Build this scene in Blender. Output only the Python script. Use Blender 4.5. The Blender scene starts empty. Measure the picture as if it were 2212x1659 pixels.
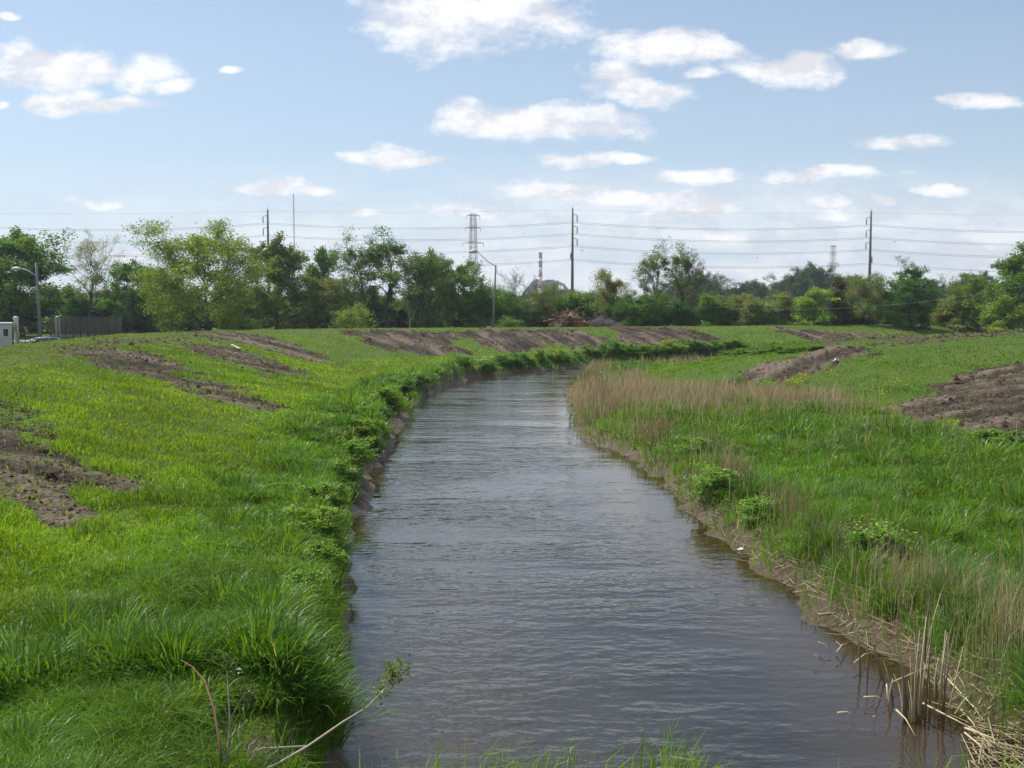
import bpy, math, random
import numpy as np
from mathutils import Vector
R = math.radians
scene = bpy.context.scene
COL = scene.collection
rng = np.random.default_rng(7)
random.seed(7)

# ------------------------------------------------------------------ camera and pixel rays
EYE = 5.5
F = 2170.0
PITCH = math.atan((829.5 - 672) / F)
cam_d = bpy.data.cameras.new("camera")
cam = bpy.data.objects.new("camera", cam_d)
COL.objects.link(cam)
cam.location = (0, 0, EYE)
cam.rotation_euler = (math.pi / 2 - PITCH, 0, 0)
cam_d.sensor_width = 36.0
cam_d.lens = 36.0 * F / 2212
cam_d.clip_end = 9000
cam_d.clip_start = 0.1
scene.camera = cam
scene.render.resolution_x = 1024
scene.render.resolution_y = 768

def rays(px, py):
    px = np.asarray(px, float); py = np.asarray(py, float)
    a = (px - 1106) / F; b = (829.5 - py) / F
    return np.stack([a, math.cos(PITCH) + b * math.sin(PITCH), -math.sin(PITCH) + b * math.cos(PITCH)], -1)

def at_z(px, py, z=0.0):
    d = rays(px, py); t = (z - EYE) / d[..., 2]
    return d[..., :2] * t[..., None]

def at_y(px, py, Y):
    d = rays(px, py); t = Y / d[1]
    return (d[0] * t, Y, EYE + d[2] * t)

# ------------------------------------------------------------------ noise
def _h(ix, iy, seed):
    n = (ix.astype(np.int64) * 374761393 + iy.astype(np.int64) * 668265263 + seed * 974634777) & 0xffffffff
    n = ((n ^ (n >> 13)) * 1274126177) & 0xffffffff
    n = n ^ (n >> 16)
    return (n & 0xffffff) / float(0xffffff)

def vn(x, y, seed=0):
    x0 = np.floor(x); y0 = np.floor(y)
    fx = x - x0; fy = y - y0
    fx = fx * fx * (3 - 2 * fx); fy = fy * fy * (3 - 2 * fy)
    a = _h(x0, y0, seed); b = _h(x0 + 1, y0, seed); c = _h(x0, y0 + 1, seed); d = _h(x0 + 1, y0 + 1, seed)
    return (a * (1 - fx) + b * fx) * (1 - fy) + (c * (1 - fx) + d * fx) * fy

def fbm(x, y, seed=0, o=4):
    s = 0; a = 0.5; t = 0
    for i in range(o):
        s = s + a * vn(x * 2 ** i, y * 2 ** i, seed + i * 17); t += a; a *= 0.5
    return s / t

def sst(e0, e1, x):
    if np.isscalar(e0) and np.isscalar(e1) and e0 > e1: return 1 - sst(e1, e0, x)
    t = np.clip((x - e0) / (e1 - e0), 0, 1)
    return t * t * (3 - 2 * t)

# ------------------------------------------------------------------ plan of the place
Lpx = [(745, 1659), (730, 1600), (728, 1520), (752, 1440), (745, 1370), (766, 1310), (752, 1240), (748, 1180),
       (775, 1115), (812, 1065), (800, 1020), (850, 975), (868, 915), (905, 868), (945, 842), (1020, 817), (1095, 806), (1190, 798)]
Rpx = [(2190, 1659), (2095, 1580), (2035, 1510), (1965, 1448), (1870, 1398), (1770, 1345), (1690, 1260), (1590, 1200), (1520, 1140),
       (1470, 1090), (1430, 1035), (1370, 995), (1265, 952), (1238, 905), (1226, 860), (1238, 826), (1262, 806)]
Lp = [(-2.0, -20), (-2.1, 8)] + [tuple(p) for p in at_z(*zip(*Lpx))] + [(9, 103), (20, 111), (33, 118), (50, 127), (75, 138), (300, 245)]
Rp = [(6.9, -20), (6.7, 8)] + [tuple(p) for p in at_z(*zip(*Rpx))] + [(13, 95), (25, 103), (37, 109), (54, 117), (79, 128), (304, 233)]
CLp = [(-20, -30), (-19.5, 20), (-18.5, 37), (-20, 47), (-25, 70), (-28, 88), (-24, 103), (-17, 110), (-5, 116), (12, 122), (28, 129), (45, 138), (70, 150), (110, 172), (300, 266)]
CRp = [(31, -30), (30, 20), (30, 40), (29.3, 55), (25.5, 62), (21.5, 66), (26, 80), (36, 90), (54, 100), (82, 112), (130, 134), (310, 214)]
Lp, Rp, CLp, CRp = [np.array(a, float) for a in (Lp, Rp, CLp, CRp)]

def pdist(x, y, P):
    best = np.full(x.shape, 1e9); arc = np.zeros(x.shape); s0 = 0.0
    for i in range(len(P) - 1):
        ax, ay = P[i]; bx, by = P[i + 1]; dx = bx - ax; dy = by - ay; L2 = dx * dx + dy * dy
        t = np.clip(((x - ax) * dx + (y - ay) * dy) / L2, 0, 1)
        d = np.hypot(x - ax - t * dx, y - ay - t * dy)
        m = d < best
        best = np.where(m, d, best); arc = np.where(m, s0 + t * math.sqrt(L2), arc); s0 += math.sqrt(L2)
    return best, arc

def inpoly(x, y, P):
    c = np.zeros(x.shape, bool); n = len(P); j = n - 1
    for i in range(n):
        xi, yi = P[i]; xj, yj = P[j]
        if yi != yj:
            k = ((yi > y) != (yj > y)) & (x < (xj - xi) * (y - yi) / (yj - yi) + xi)
            c ^= k
        j = i
    return c
CREEK = np.vstack([Lp, Rp[::-1]]); VALLEY = np.vstack([CLp, CRp[::-1]])

def smax(a, b, k=0.25):
    h = np.clip(0.5 + 0.5 * (a - b) / k, 0, 1)
    return b * (1 - h) + a * h + k * h * (1 - h)

def terrain(x, y, full=False):
    x = np.asarray(x, float); y = np.asarray(y, float)
    wob = (fbm(x * 1.3, y * 1.3, 5, 3) - 0.5) * 0.7
    dL, sL = pdist(x, y, Lp); dR, sR = pdist(x, y, Rp)
    inc = inpoly(x, y, CREEK)
    left = dL < dR
    dC = np.where(inc, -np.minimum(dL, dR), np.minimum(dL, dR)) + wob * np.clip(y / 30, 0.5, 1.3) * np.where(left, 1, 1.7)
    cL, aL = pdist(x, y, CLp); cR, aR = pdist(x, y, CRp)
    inv = inpoly(x, y, VALLEY)
    cleft = cL < cR
    u = np.where(inv, np.minimum(cL, cR), -np.minimum(cL, cR))
    arc = np.where(cleft, aL, aR + 500)
    us = u + (fbm(x * .12, y * .12, 9, 2) - .5) * 1.6
    lev = 3.5 - 2.7 * np.clip(us, 0, 15) / 14.0
    lev = np.where(u < 0, 3.5, lev) - 0.12 * np.exp(-(us / 1.6) ** 2)
    lev = np.where(cleft & (u < -6), 3.5 - 1.5 * sst(6, 12, -u), lev)
    # far fields a little lower behind the right plateau as well
    ledge = 0.12 + 1.6 * np.clip(fbm(sL * .22, sL * 0 + 3, 3, 2) - .42, 0, 1) * sst(22, 30, y) + .55 * sst(25, 31, y) * sst(62, 52, y) * vn(sL * .45, sL * 0 + 8, 4)
    bench = 1.0 + 0.25 * (fbm(x * .3, y * .3, 11, 2) - .5)
    bl = np.where(dC < ledge, 0.22 * dC / ledge, 0.22 + (bench - 0.22) * sst(0, 1, (dC - ledge) / (.45 + 1.6 * sst(80, 100, y))))
    br = 0.10 * sst(0, .9, dC) + 0.45 * sst(.6, 3.2, dC) + 0.35 * sst(4, 9, dC) + (fbm(x * .5, y * .5, 21, 3) - .5) * .12
    fp = np.where(left, bl, np.maximum(br, .015 * np.clip(dC, 0, 3)))
    out = np.where(dC > 0.0, np.where(u > 0, smax(lev, fp) * sst(0, 1.6, dC) + fp * (1 - sst(0, 1.6, dC)), lev), 0)
    bed = np.where(left, -np.clip(-dC * 0.7, 0, 1.2), -np.clip(-dC * 0.13, 0, 1.2))
    z = np.where(dC > 0, out, bed)
    # small rough ground
    z = z + np.where(dC > 0.4, (fbm(x * 1.1, y * 1.1, 31, 3) - .5) * .14 * np.clip(dC - .4, 0, 1), 0)
    # abutment bank under the viewpoint
    ab = 3.74 - np.clip(y - 3.5, 0, 30) * 0.95 + (vn(x * 1.5, y * 1.5, 41) - .5) * .12
    z = np.where(y < 12, np.maximum(z, np.maximum(ab, -1.2)), z)
    if full:
        return z, dC, left, u, arc, cleft
    return z

def drop(px, py):
    """where the sight lines through these picture points meet the ground"""
    d = rays(px, py); d = d.reshape(-1, 3)
    ts = np.geomspace(6, 260, 700)
    X = d[:, 0:1] * ts; Y = d[:, 1:2] * ts; Z = EYE + d[:, 2:3] * ts
    G = terrain(X.ravel(), Y.ravel()).reshape(X.shape)
    G = np.maximum(G, 0)
    hit = Z < G
    k = np.where(hit.any(1), hit.argmax(1), len(ts) - 1)
    i = np.arange(len(k))
    return np.stack([X[i, k], Y[i, k], G[i, k]], -1)

PATCH = [
 (1.0, [(-120, 880), (0, 929), (52, 952), (116, 987), (191, 1013), (261, 1034), (325, 1050), (290, 1071), (232, 1054), (145, 1045), (116, 1103), (162, 1126), (133, 1144), (98, 1103), (0, 1063), (-120, 1040)]),
 (.55, [(-60, 850), (0, 865), (75, 894), (128, 929), (104, 960), (0, 929), (-60, 900)]),
 (1.0, [(162, 758), (261, 761), (330, 762), (406, 807), (490, 842), (609, 874), (556, 883), (481, 871), (406, 848), (325, 813), (232, 790), (180, 773)]),
 (1.0, [(371, 744), (464, 744), (556, 767), (623, 793), (667, 810), (580, 816), (510, 790), (417, 761)]),
 (1.0, [(481, 719), (556, 723), (623, 744), (722, 787), (684, 784), (609, 761), (522, 738)]),
 (1.0, [(757, 715), (953, 718), (1006, 761), (920, 766), (826, 750)]),
 (.55, [(120, 752), (300, 733), (480, 717), (520, 722), (300, 745), (150, 762)]),
 (1.0, [(970, 722), (1070, 712), (1182, 712), (1245, 717), (1295, 734), (1350, 759), (1283, 757), (1195, 752), (1120, 755), (1045, 747), (1008, 732)]),
 (1.0, [(1305, 707), (1445, 707), (1495, 719), (1523, 729), (1575, 748), (1395, 752), (1345, 732)]),
 (1.0, [(1677, 712), (1797, 715), (1882, 722), (1831, 734), (1790, 748), (1729, 736)]),
 (1.0, [(1817, 749), (1862, 744), (1879, 761), (1817, 777), (1746, 804), (1708, 816), (1660, 818), (1605, 832), (1619, 821), (1677, 794), (1746, 773)]),
 (1.0, [(1960, 890), (2030, 840), (2110, 805), (2212, 788), (2320, 768), (2330, 975), (2212, 945), (2120, 940), (2060, 905), (1990, 915)]),
 (.5, [(1934, 708), (2088, 711), (2200, 718), (2000, 722)]),
 (.8, [(1875, 726), (2016, 733), (2212, 716), (2212, 720), (2016, 737), (1875, 731)]),
 (.7, [(1900, 744), (2080, 734), (2085, 739), (1900, 752)]),
 (.9, [(560, 1560), (640, 1560), (680, 1600), (650, 1659), (540, 1659), (520, 1610)]),
]
PATCHW = []
for w, P in PATCH:
    q = drop(*zip(*P)); PATCHW.append((w, q[:, :2]))

def bareness(x, y, arc=None, u=None):
    nz = (fbm(x * .8, y * .8, 51, 4) - .5)
    if arc is not None: nz = nz * .7 + (fbm(arc * .75, u * .13, 53, 4) - .5) * 1.3
    b = np.zeros(x.shape)
    for ip, (w, P) in enumerate(PATCHW):
        x0, y0 = P.min(0) - 3; x1, y1 = P.max(0) + 3
        m = (x > x0) & (x < x1) & (y > y0) & (y < y1)
        if not m.any(): continue
        xx = x[m]; yy = y[m]
        d, _ = pdist(xx, yy, np.vstack([P, P[:1]]))
        d = np.where(inpoly(xx, yy, P), d, -d)
        sc = np.clip(yy / 60, .25, 1.3)
        v = w * sst(-.45, .55, d / sc + (0.05 if ip in (9, 10) else .55) + nz[m] * 3.9)
        b[m] = np.maximum(b[m], v)
    return b

# ------------------------------------------------------------------ tagging helpers
def tag(o, label=None, cat=None, group=None, kind=None):
    if label: o["label"] = label
    if cat: o["category"] = cat
    if group: o["group"] = group
    if kind: o["kind"] = kind
    return o

def empty(name, loc, label, cat, group=None, rz=0.0):
    o = bpy.data.objects.new(name, None); COL.objects.link(o)
    o.location = loc; o.rotation_euler = (0, 0, rz); o.empty_display_size = 0.3
    return tag(o, label, cat, group)

def link(name, me, mat=None, parent=None, loc=None):
    o = bpy.data.objects.new(name, me); COL.objects.link(o)
    if mat and not me.materials: me.materials.append(mat)
    if parent: o.parent = parent
    if loc is not None: o.location = loc
    return o

def np_mesh(name, V, faces_flat, starts, counts, cols=None, attrs=None, smooth=False):
    me = bpy.data.meshes.new(name)
    V = np.ascontiguousarray(V, np.float32)
    me.vertices.add(len(V)); me.vertices.foreach_set("co", V.ravel())
    me.loops.add(len(faces_flat)); me.loops.foreach_set("vertex_index", np.ascontiguousarray(faces_flat, np.int32))
    me.polygons.add(len(starts)); me.polygons.foreach_set("loop_start", np.ascontiguousarray(starts, np.int32))
    if smooth: me.polygons.foreach_set("use_smooth", np.ones(len(starts), bool))
    me.update(calc_edges=True)
    if cols is not None:
        a = me.color_attributes.new("Col", 'FLOAT_COLOR', 'POINT')
        c = np.ones((len(V), 4), np.float32); c[:, :3] = cols
        a.data.foreach_set("color", c.ravel())
    for k, v in (attrs or {}).items():
        a = me.attributes.new(k, 'FLOAT', 'POINT'); a.data.foreach_set("value", np.ascontiguousarray(v, np.float32))
    return me

class MB:
    """collects solid shapes, links them as ONE mesh"""
    def __init__(s): s.v = []; s.f = []; s.sm = []
    def add(s, vs, fs, smooth=False):
        n = len(s.v); s.v += [tuple(v) for v in vs]; s.f += [tuple(i + n for i in f) for f in fs]; s.sm += [smooth] * len(fs)
    def box(s, c, d, rz=0.0, bev=0.0):
        cx, cy, cz = c; a, b, h = d[0] / 2, d[1] / 2, d[2] / 2; C, S = math.cos(rz), math.sin(rz)
        vs = []
        if bev <= 0:
            for z in (-h, h):
                for (x, y) in ((-a, -b), (a, -b), (a, b), (-a, b)): vs.append((cx + x * C - y * S, cy + x * S + y * C, cz + z))
            s.add(vs, [(3, 2, 1, 0), (4, 5, 6, 7), (0, 1, 5, 4), (1, 2, 6, 5), (2, 3, 7, 6), (3, 0, 4, 7)])
        else:
            e = bev
            ring = [(-a + e, -b), (a - e, -b), (a, -b + e), (a, b - e), (a - e, b), (-a + e, b), (-a, b - e), (-a, -b + e)]
            lv = [(-h, 1 - e / max(a, .001), 1 - e / max(b, .001)), (-h + e, 1, 1), (h - e, 1, 1), (h, 1 - e / a, 1 - e / b)]
            for z, kx, ky in lv:
                for x, y in ring: vs.append((cx + x * kx * C - y * ky * S, cy + x * kx * S + y * ky * C, cz + z))
            fs = [tuple(range(7, -1, -1)), tuple(range(24, 32))]
            for l in range(3):
                for i in range(8): fs.append((l * 8 + i, l * 8 + (i + 1) % 8, l * 8 + 8 + (i + 1) % 8, l * 8 + 8 + i))
            s.add(vs, fs)
    def tube(s, pts, rads, n=6, cap=True, smooth=True):
        pts = [Vector(p) for p in pts]; N = len(pts)
        if not hasattr(rads, '__len__'): rads = [rads] * N
        vs = []; ref = Vector((0, 0, 1))
        for i, p in enumerate(pts):
            t = (pts[min(i + 1, N - 1)] - pts[max(i - 1, 0)])
            if t.length < 1e-9: t = Vector((0, 0, 1))
            t.normalize()
            r0 = Vector((1, 0, 0)) if abs(t.z) > .9 else ref
            a = t.cross(r0).normalized(); b = t.cross(a)
            for k in range(n):
                w = 2 * math.pi * k / n; vs.append(p + (a * math.cos(w) + b * math.sin(w)) * rads[i])
        fs = []
        for i in range(N - 1):
            for k in range(n): fs.append((i * n + k, i * n + (k + 1) % n, (i + 1) * n + (k + 1) % n, (i + 1) * n + k))
        if cap: fs += [tuple(range(n - 1, -1, -1)), tuple(range((N - 1) * n, N * n))]
        s.add(vs, fs, smooth)
    def lathe(s, prof, c=(0, 0, 0), n=14, smooth=True):
        vs = []
        for r, z in prof:
            for k in range(n):
                w = 2 * math.pi * k / n; vs.append((c[0] + r * math.cos(w), c[1] + r * math.sin(w), c[2] + z))
        fs = []
        for i in range(len(prof) - 1):
            for k in range(n): fs.append((i * n + k, i * n + (k + 1) % n, (i + 1) * n + (k + 1) % n, (i + 1) * n + k))
        fs += [tuple(range(n - 1, -1, -1)), tuple(range((len(prof) - 1) * n, len(prof) * n))]
        s.add(vs, fs, smooth)
    def mesh(s, name):
        me = bpy.data.meshes.new(name); me.from_pydata(s.v, [], s.f); me.update()
        me.polygons.foreach_set("use_smooth", s.sm)
        return me
    def build(s, name, mat, parent=None, loc=None):
        return link(name, s.mesh(name), mat, parent, loc)

# ------------------------------------------------------------------ materials
def mat(name):
    m = bpy.data.materials.new(name); m.use_nodes = True
    nt = m.node_tree; nt.nodes.clear()
    out = nt.nodes.new("ShaderNodeOutputMaterial")
    return m, nt, out
def N(nt, typ, **kw):
    n = nt.nodes.new(typ)
    for k, v in kw.items():
        if k.startswith("i_"):
            key = k[2:]; key = int(key) if key.isdigit() else key.replace("_", " ")
            n.inputs[key].default_value = v
        else: setattr(n, k, v)
    return n
def simple(name, col, rough=.8, spec=.3, metal=0.0, var=.25, scale=8.0, bump=0.0):
    m, nt, out = mat(name)
    b = N(nt, "ShaderNodeBsdfPrincipled", i_Roughness=rough, i_Metallic=metal)
    b.inputs["Specular IOR Level"].default_value = spec
    tc = N(nt, "ShaderNodeTexCoord"); no = N(nt, "ShaderNodeTexNoise", i_Scale=scale, i_Detail=6.0)
    nt.links.new(tc.outputs["Object"], no.inputs["Vector"])
    mx = N(nt, "ShaderNodeMix", data_type='RGBA')
    c0 = [c * (1 - var) for c in col] + [1]; c1 = [min(1, c * (1 + var)) for c in col] + [1]
    mx.inputs[6].default_value = c0; mx.inputs[7].default_value = c1
    nt.links.new(no.outputs[0], mx.inputs[0]); nt.links.new(mx.outputs[2], b.inputs["Base Color"])
    if bump > 0:
        bp = N(nt, "ShaderNodeBump", i_Strength=bump); nt.links.new(no.outputs[0], bp.inputs["Height"]); nt.links.new(bp.outputs[0], b.inputs["Normal"])
    nt.links.new(b.outputs[0], out.inputs[0])
    return m

def blade_mat(name, transl=.4, gloss=.12, obj_tint=False, rough=.4):
    m, nt, out = mat(name); L = nt.links
    if obj_tint:
        oi = N(nt, "ShaderNodeObjectInfo"); tc = N(nt, "ShaderNodeTexCoord")
        no = N(nt, "ShaderNodeTexNoise", i_Scale=.55, i_Detail=2.0); L.new(tc.outputs["Object"], no.inputs["Vector"])
        at = N(nt, "ShaderNodeAttribute", attribute_name="Col")
        mr = N(nt, "ShaderNodeMapRange", i_1=.3, i_2=.7, i_3=.72, i_4=1.3); L.new(no.outputs[0], mr.inputs[0])
        v1 = N(nt, "ShaderNodeVectorMath", operation='MULTIPLY'); L.new(oi.outputs["Color"], v1.inputs[0]); L.new(at.outputs["Color"], v1.inputs[1])
        v2 = N(nt, "ShaderNodeVectorMath", operation='SCALE'); L.new(v1.outputs[0], v2.inputs[0]); L.new(mr.outputs[0], v2.inputs[3])
        col = v2.outputs[0]
    else:
        at = N(nt, "ShaderNodeAttribute", attribute_name="Col"); col = at.outputs["Color"]
    d = N(nt, "ShaderNodeBsdfDiffuse"); t = N(nt, "ShaderNodeBsdfTranslucent"); g = N(nt, "ShaderNodeBsdfGlossy", i_Roughness=rough)
    L.new(col, d.inputs[0])
    w = N(nt, "ShaderNodeVectorMath", operation='MULTIPLY'); w.inputs[1].default_value = (1.45, 1.25, .6); L.new(col, w.inputs[0]); L.new(w.outputs[0], t.inputs[0])
    g.inputs[0].default_value = (.8, .85, .8, 1)
    m1 = N(nt, "ShaderNodeMixShader", i_0=transl); L.new(d.outputs[0], m1.inputs[1]); L.new(t.outputs[0], m1.inputs[2])
    m2 = N(nt, "ShaderNodeMixShader", i_0=gloss); L.new(m1.outputs[0], m2.inputs[1]); L.new(g.outputs[0], m2.inputs[2])
    L.new(m2.outputs[0], out.inputs[0])
    return m

# ------------------------------------------------------------------ ground and creek
def polar_grid():
    az = np.concatenate([np.linspace(-math.pi, R(-34), 50)[:-1], np.linspace(R(-34), R(34), 760), np.linspace(R(34), math.pi, 50)[1:]])
    rr = np.concatenate([[0.0], np.geomspace(1.2, 80, 330), np.arange(80.7, 190, .7), np.geomspace(190, 5500, 34)[1:]])
    A, Rr = np.meshgrid(az, rr)
    return Rr * np.sin(A), Rr * np.cos(A), len(rr), len(az)
GX, GY, NR, NA = polar_grid()
gz, gdC, gleft, gu, garc, gcl = terrain(GX.ravel(), GY.ravel(), True)
gbare = bareness(GX.ravel(), GY.ravel(), garc, gu)
gx = GX.ravel(); gy = GY.ravel()
# tilled soil: furrows running down the slope plus clods
streak = fbm(garc * 1.1, gu * .16, 61, 4)
sk2 = fbm(garc * 2.6, gu * .35, 65, 4)
streak = np.clip(.5 + (streak - .5) * 1.5 + (sk2 - .5) * 1.3, 0, 1)
gbare = np.clip(gbare + (gbare > .02) * (.40 - sk2) * 2.2 * (1 - np.clip(gbare, 0, 1) ** 2 * .5), 0, 1)
gz = gz + gbare * ((streak - .5) * .20 + (fbm(gx * 2.3, gy * 2.3, 63, 4) - .5) * .22 - .04)
gz = gz + gbare * np.where(fbm(gx * 1.2, gy * 1.2, 67, 2) > .66, .08, 0)
gmud = np.where(gdC > -3, 1, 1) * (1 - sst(.2, np.where(gleft, .9, 1.4), gdC + (fbm(gx * 2, gy * 2, 71, 3) - .5) * 1.2)) * (gu > 0)
idx = np.arange(NR * NA).reshape(NR, NA)
quads = np.stack([idx[:-1, :-1], idx[:-1, 1:], idx[1:, 1:], idx[1:, :-1]], -1).reshape(-1, 4)
# big patches of field tint: x lushness
lush = fbm(gx * .09, gy * .09, 81, 3)
me = np_mesh("ground", np.stack([gx, gy, gz], -1), quads.ravel(), np.arange(len(quads)) * 4, None, attrs={"bare": gbare, "mud": gmud, "streak": streak, "lush": lush, "rightside": np.where(gcl, 0.0, 1.0)}, smooth=True)
m, nt, out = mat("earth and turf"); L = nt.links
geo = N(nt, "ShaderNodeNewGeometry")
def attr(k): return N(nt, "ShaderNodeAttribute", attribute_name=k).outputs["Fac"]
def noise(sc, det=6.0, rough=.6, vec=None):
    n = N(nt, "ShaderNodeTexNoise", i_Scale=sc, i_Detail=det, i_Roughness=rough); L.new(vec or geo.outputs["Position"], n.inputs["Vector"]); return n.outputs[0]
def ramp(fac, stops):
    r = N(nt, "ShaderNodeValToRGB"); e = r.color_ramp.elements
    while len(e) < len(stops): e.new(.5)
    for i, (p, c) in enumerate(stops): e[i].position = p; e[i].color = (*c, 1)
    L.new(fac, r.inputs[0]); return r.outputs[0]
def mixc(f, a, b):
    x = N(nt, "ShaderNodeMix", data_type='RGBA')
    for k, v in ((0, f), (6, a), (7, b)):
        if hasattr(v, 'links'): L.new(v, x.inputs[k])
        else: x.inputs[k].default_value = v if k == 0 else (*v, 1)
    return x.outputs[2]
def math_(op, a, b=None, c=None):
    x = N(nt, "ShaderNodeMath", operation=op)
    for k, v in enumerate((a, b, c)):
        if v is None: continue
        if hasattr(v, 'links'): L.new(v, x.inputs[k])
        else: x.inputs[k].default_value = v
    return x.outputs[0]
n_f = noise(7.0); n_m = noise(1.3); n_b = noise(.22)
turf = mixc(n_f, (.06, .11, .012), (.13, .21, .02))
turf = mixc(math_('MULTIPLY', n_m, .45), turf, (.10, .11, .035))
turf = mixc(ramp(n_b, [(.4, (0, 0, 0)), (.65, (.45, .45, .45))]), turf, (.06, .13, .015))
soil = ramp(math_('ADD', math_('MULTIPLY', attr("streak"), .75), math_('MULTIPLY', n_m, .35)), [(.26, (.026, .018, .012)), (.45, (.062, .043, .029)), (.62, (.115, .085, .058)), (.82, (.22, .17, .12))])
soil = mixc(ramp(noise(5.0, 6.0, .7), [(.46, (0, 0, 0)), (.60, (.6, .6, .6))]), soil, (.04, .03, .021))
soil = mixc(ramp(noise(3.1, 5.0, .7), [(.60, (0, 0, 0)), (.72, (.55, .55, .55))]), soil, (.10, .13, .03))
mudc = mixc(n_m, (.07, .048, .028), (.20, .15, .095))
fac = math_('ADD', attr("bare"), math_('MULTIPLY', math_('SUBTRACT', noise(1.9, 9.0, .75), .5), 1.9))
fac = ramp(fac, [(.40, (0, 0, 0)), (.52, (1, 1, 1))])
c = mixc(fac, turf, soil)
mf = math_('ADD', attr("mud"), math_('MULTIPLY', math_('SUBTRACT', n_f, .5), .6))
c = mixc(ramp(mf, [(.35, (0, 0, 0)), (.6, (1, 1, 1))]), c, mudc)
b = N(nt, "ShaderNodeBsdfPrincipled"); b.inputs["Specular IOR Level"].default_value = .2
L.new(c, b.inputs["Base Color"])
L.new(ramp(attr("mud"), [(.5, (.92, .92, .92)), (1.0, (.45, .45, .45))]), b.inputs["Roughness"])
bp = N(nt, "ShaderNodeBump", i_Strength=1.0, i_Distance=.22); L.new(math_('ADD', n_f, math_('MULTIPLY', n_m, 1.5)), bp.inputs["Height"]); L.new(bp.outputs[0], b.inputs["Normal"])
L.new(b.outputs[0], out.inputs[0])
ground = link("ground", me, m); tag(ground, kind="structure", label="green levee slopes with bare brown soil strips around the creek")

# creek water: real level sheet over the sloping bed
zt = terrain(gx, gy)
vis = (zt < .12) & (gdC < .8) & (gy > 3)
qv = vis[quads].any(1) & (gdC[quads].min(1) < .6)
wq = quads[qv]
used, inv_ = np.unique(wq.ravel(), return_inverse=True)
me = np_mesh("creek_water", np.stack([gx[used], gy[used], np.zeros(len(used))], -1), inv_, np.arange(len(wq)) * 4, None, attrs={"depth": np.clip(-zt[used], 0, 2)}, smooth=True)
m, nt, out = mat("murky water"); L = nt.links
geo = N(nt, "ShaderNodeNewGeometry")
def wave(sx, sy, sc, rot, det=2.0):
    mp = N(nt, "ShaderNodeMapping"); mp.inputs["Scale"].default_value = (sx, sy, 1); mp.inputs["Rotation"].default_value = (0, 0, R(rot))
    L.new(geo.outputs["Position"], mp.inputs["Vector"]); return noise(sc, det, .5, mp.outputs[0])
w1 = wave(.36, 1.0, 2.2, 5, 1.5); w2 = wave(.62, 1.0, 5.0, -14, 2); w3 = wave(.15, .35, 1.0, 25, 2.0); w4 = wave(.6, 1, 8.0, 9, 1.0)
calm = ramp(w3, [(.35, (.3, .3, .3)), (.62, (1, 1, 1))])
h = math_('ADD', math_('MULTIPLY', w1, 1.0), math_('ADD', math_('MULTIPLY', w2, .6), math_('MULTIPLY', w4, .12)))
edge_calm = ramp(math_('MULTIPLY', attr("depth"), 2.2), [(0.0, (.25, .25, .25)), (.9, (1, 1, 1))])
h = math_('MULTIPLY', math_('MULTIPLY', h, calm), edge_calm)
bp = N(nt, "ShaderNodeBump", i_Strength=1.0, i_Distance=.05); L.new(h, bp.inputs["Height"])
dp = attr("depth")
opac = math_('SUBTRACT', 1.0, math_('POWER', 2.718, math_('MULTIPLY', dp, -7.0)))
deepc = mixc(math_('MULTIPLY', dp, 3.0), (.10, .07, .038), (.034, .031, .025))
df = N(nt, "ShaderNodeBsdfDiffuse"); L.new(deepc, df.inputs[0])
tr = N(nt, "ShaderNodeBsdfTransparent"); tr.inputs[0].default_value = (.62, .5, .36, 1)
gl = N(nt, "ShaderNodeBsdfGlossy", i_Roughness=.04); gl.inputs[0].default_value = (1, .99, .98, 1); L.new(bp.outputs[0], gl.inputs["Normal"])
fr = N(nt, "ShaderNodeFresnel", i_IOR=1.46); L.new(bp.outputs[0], fr.inputs["Normal"])
a = N(nt, "ShaderNodeMixShader"); L.new(opac, a.inputs[0]); L.new(tr.outputs[0], a.inputs[1]); L.new(df.outputs[0], a.inputs[2])
b2 = N(nt, "ShaderNodeMixShader"); L.new(fr.outputs[0], b2.inputs[0]); L.new(a.outputs[0], b2.inputs[1]); L.new(gl.outputs[0], b2.inputs[2])
L.new(b2.outputs[0], out.inputs[0])
tag(link("creek_water", me, m), kind="structure", label="rippled grey brown creek winding away between the levees")

# ------------------------------------------------------------------ sky, clouds, sun
SUN_EL, SUN_AZ = 54.0, -52.0      # azimuth measured from the view direction (+Y), negative = left
w = bpy.data.worlds.new("World"); scene.world = w; w.use_nodes = True
nt = w.node_tree; nt.nodes.clear(); L = nt.links
sky = N(nt, "ShaderNodeTexSky", sky_type='NISHITA', sun_disc=False, sun_elevation=R(SUN_EL), sun_rotation=R(SUN_AZ), air_density=1.0, dust_density=1.2, ozone_density=1.0, altitude=200)
tc = N(nt, "ShaderNodeTexCoord")
sp = N(nt, "ShaderNodeSeparateXYZ"); L.new(tc.outputs["Generated"], sp.inputs[0])
yy = math_('MAXIMUM', math_('ABSOLUTE', sp.outputs[1]), .08)
U = math_('DIVIDE', sp.outputs[0], yy); V = math_('DIVIDE', sp.outputs[2], yy)
cb = N(nt, "ShaderNodeCombineXYZ"); L.new(U, cb.inputs[0]); L.new(V, cb.inputs[1])
P = cb.outputs[0]
def nz(sc, det, rough, off=(0, 0, 0), sq=1.9):
    mp = N(nt, "ShaderNodeMapping"); mp.inputs["Scale"].default_value = (1, sq, 1); mp.inputs["Location"].default_value = off
    L.new(P, mp.inputs["Vector"]); n = N(nt, "ShaderNodeTexNoise", i_Scale=sc, i_Detail=det, i_Roughness=rough); L.new(mp.outputs[0], n.inputs["Vector"]); return n
warp = nz(9.0, 3.0, .55)
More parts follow.
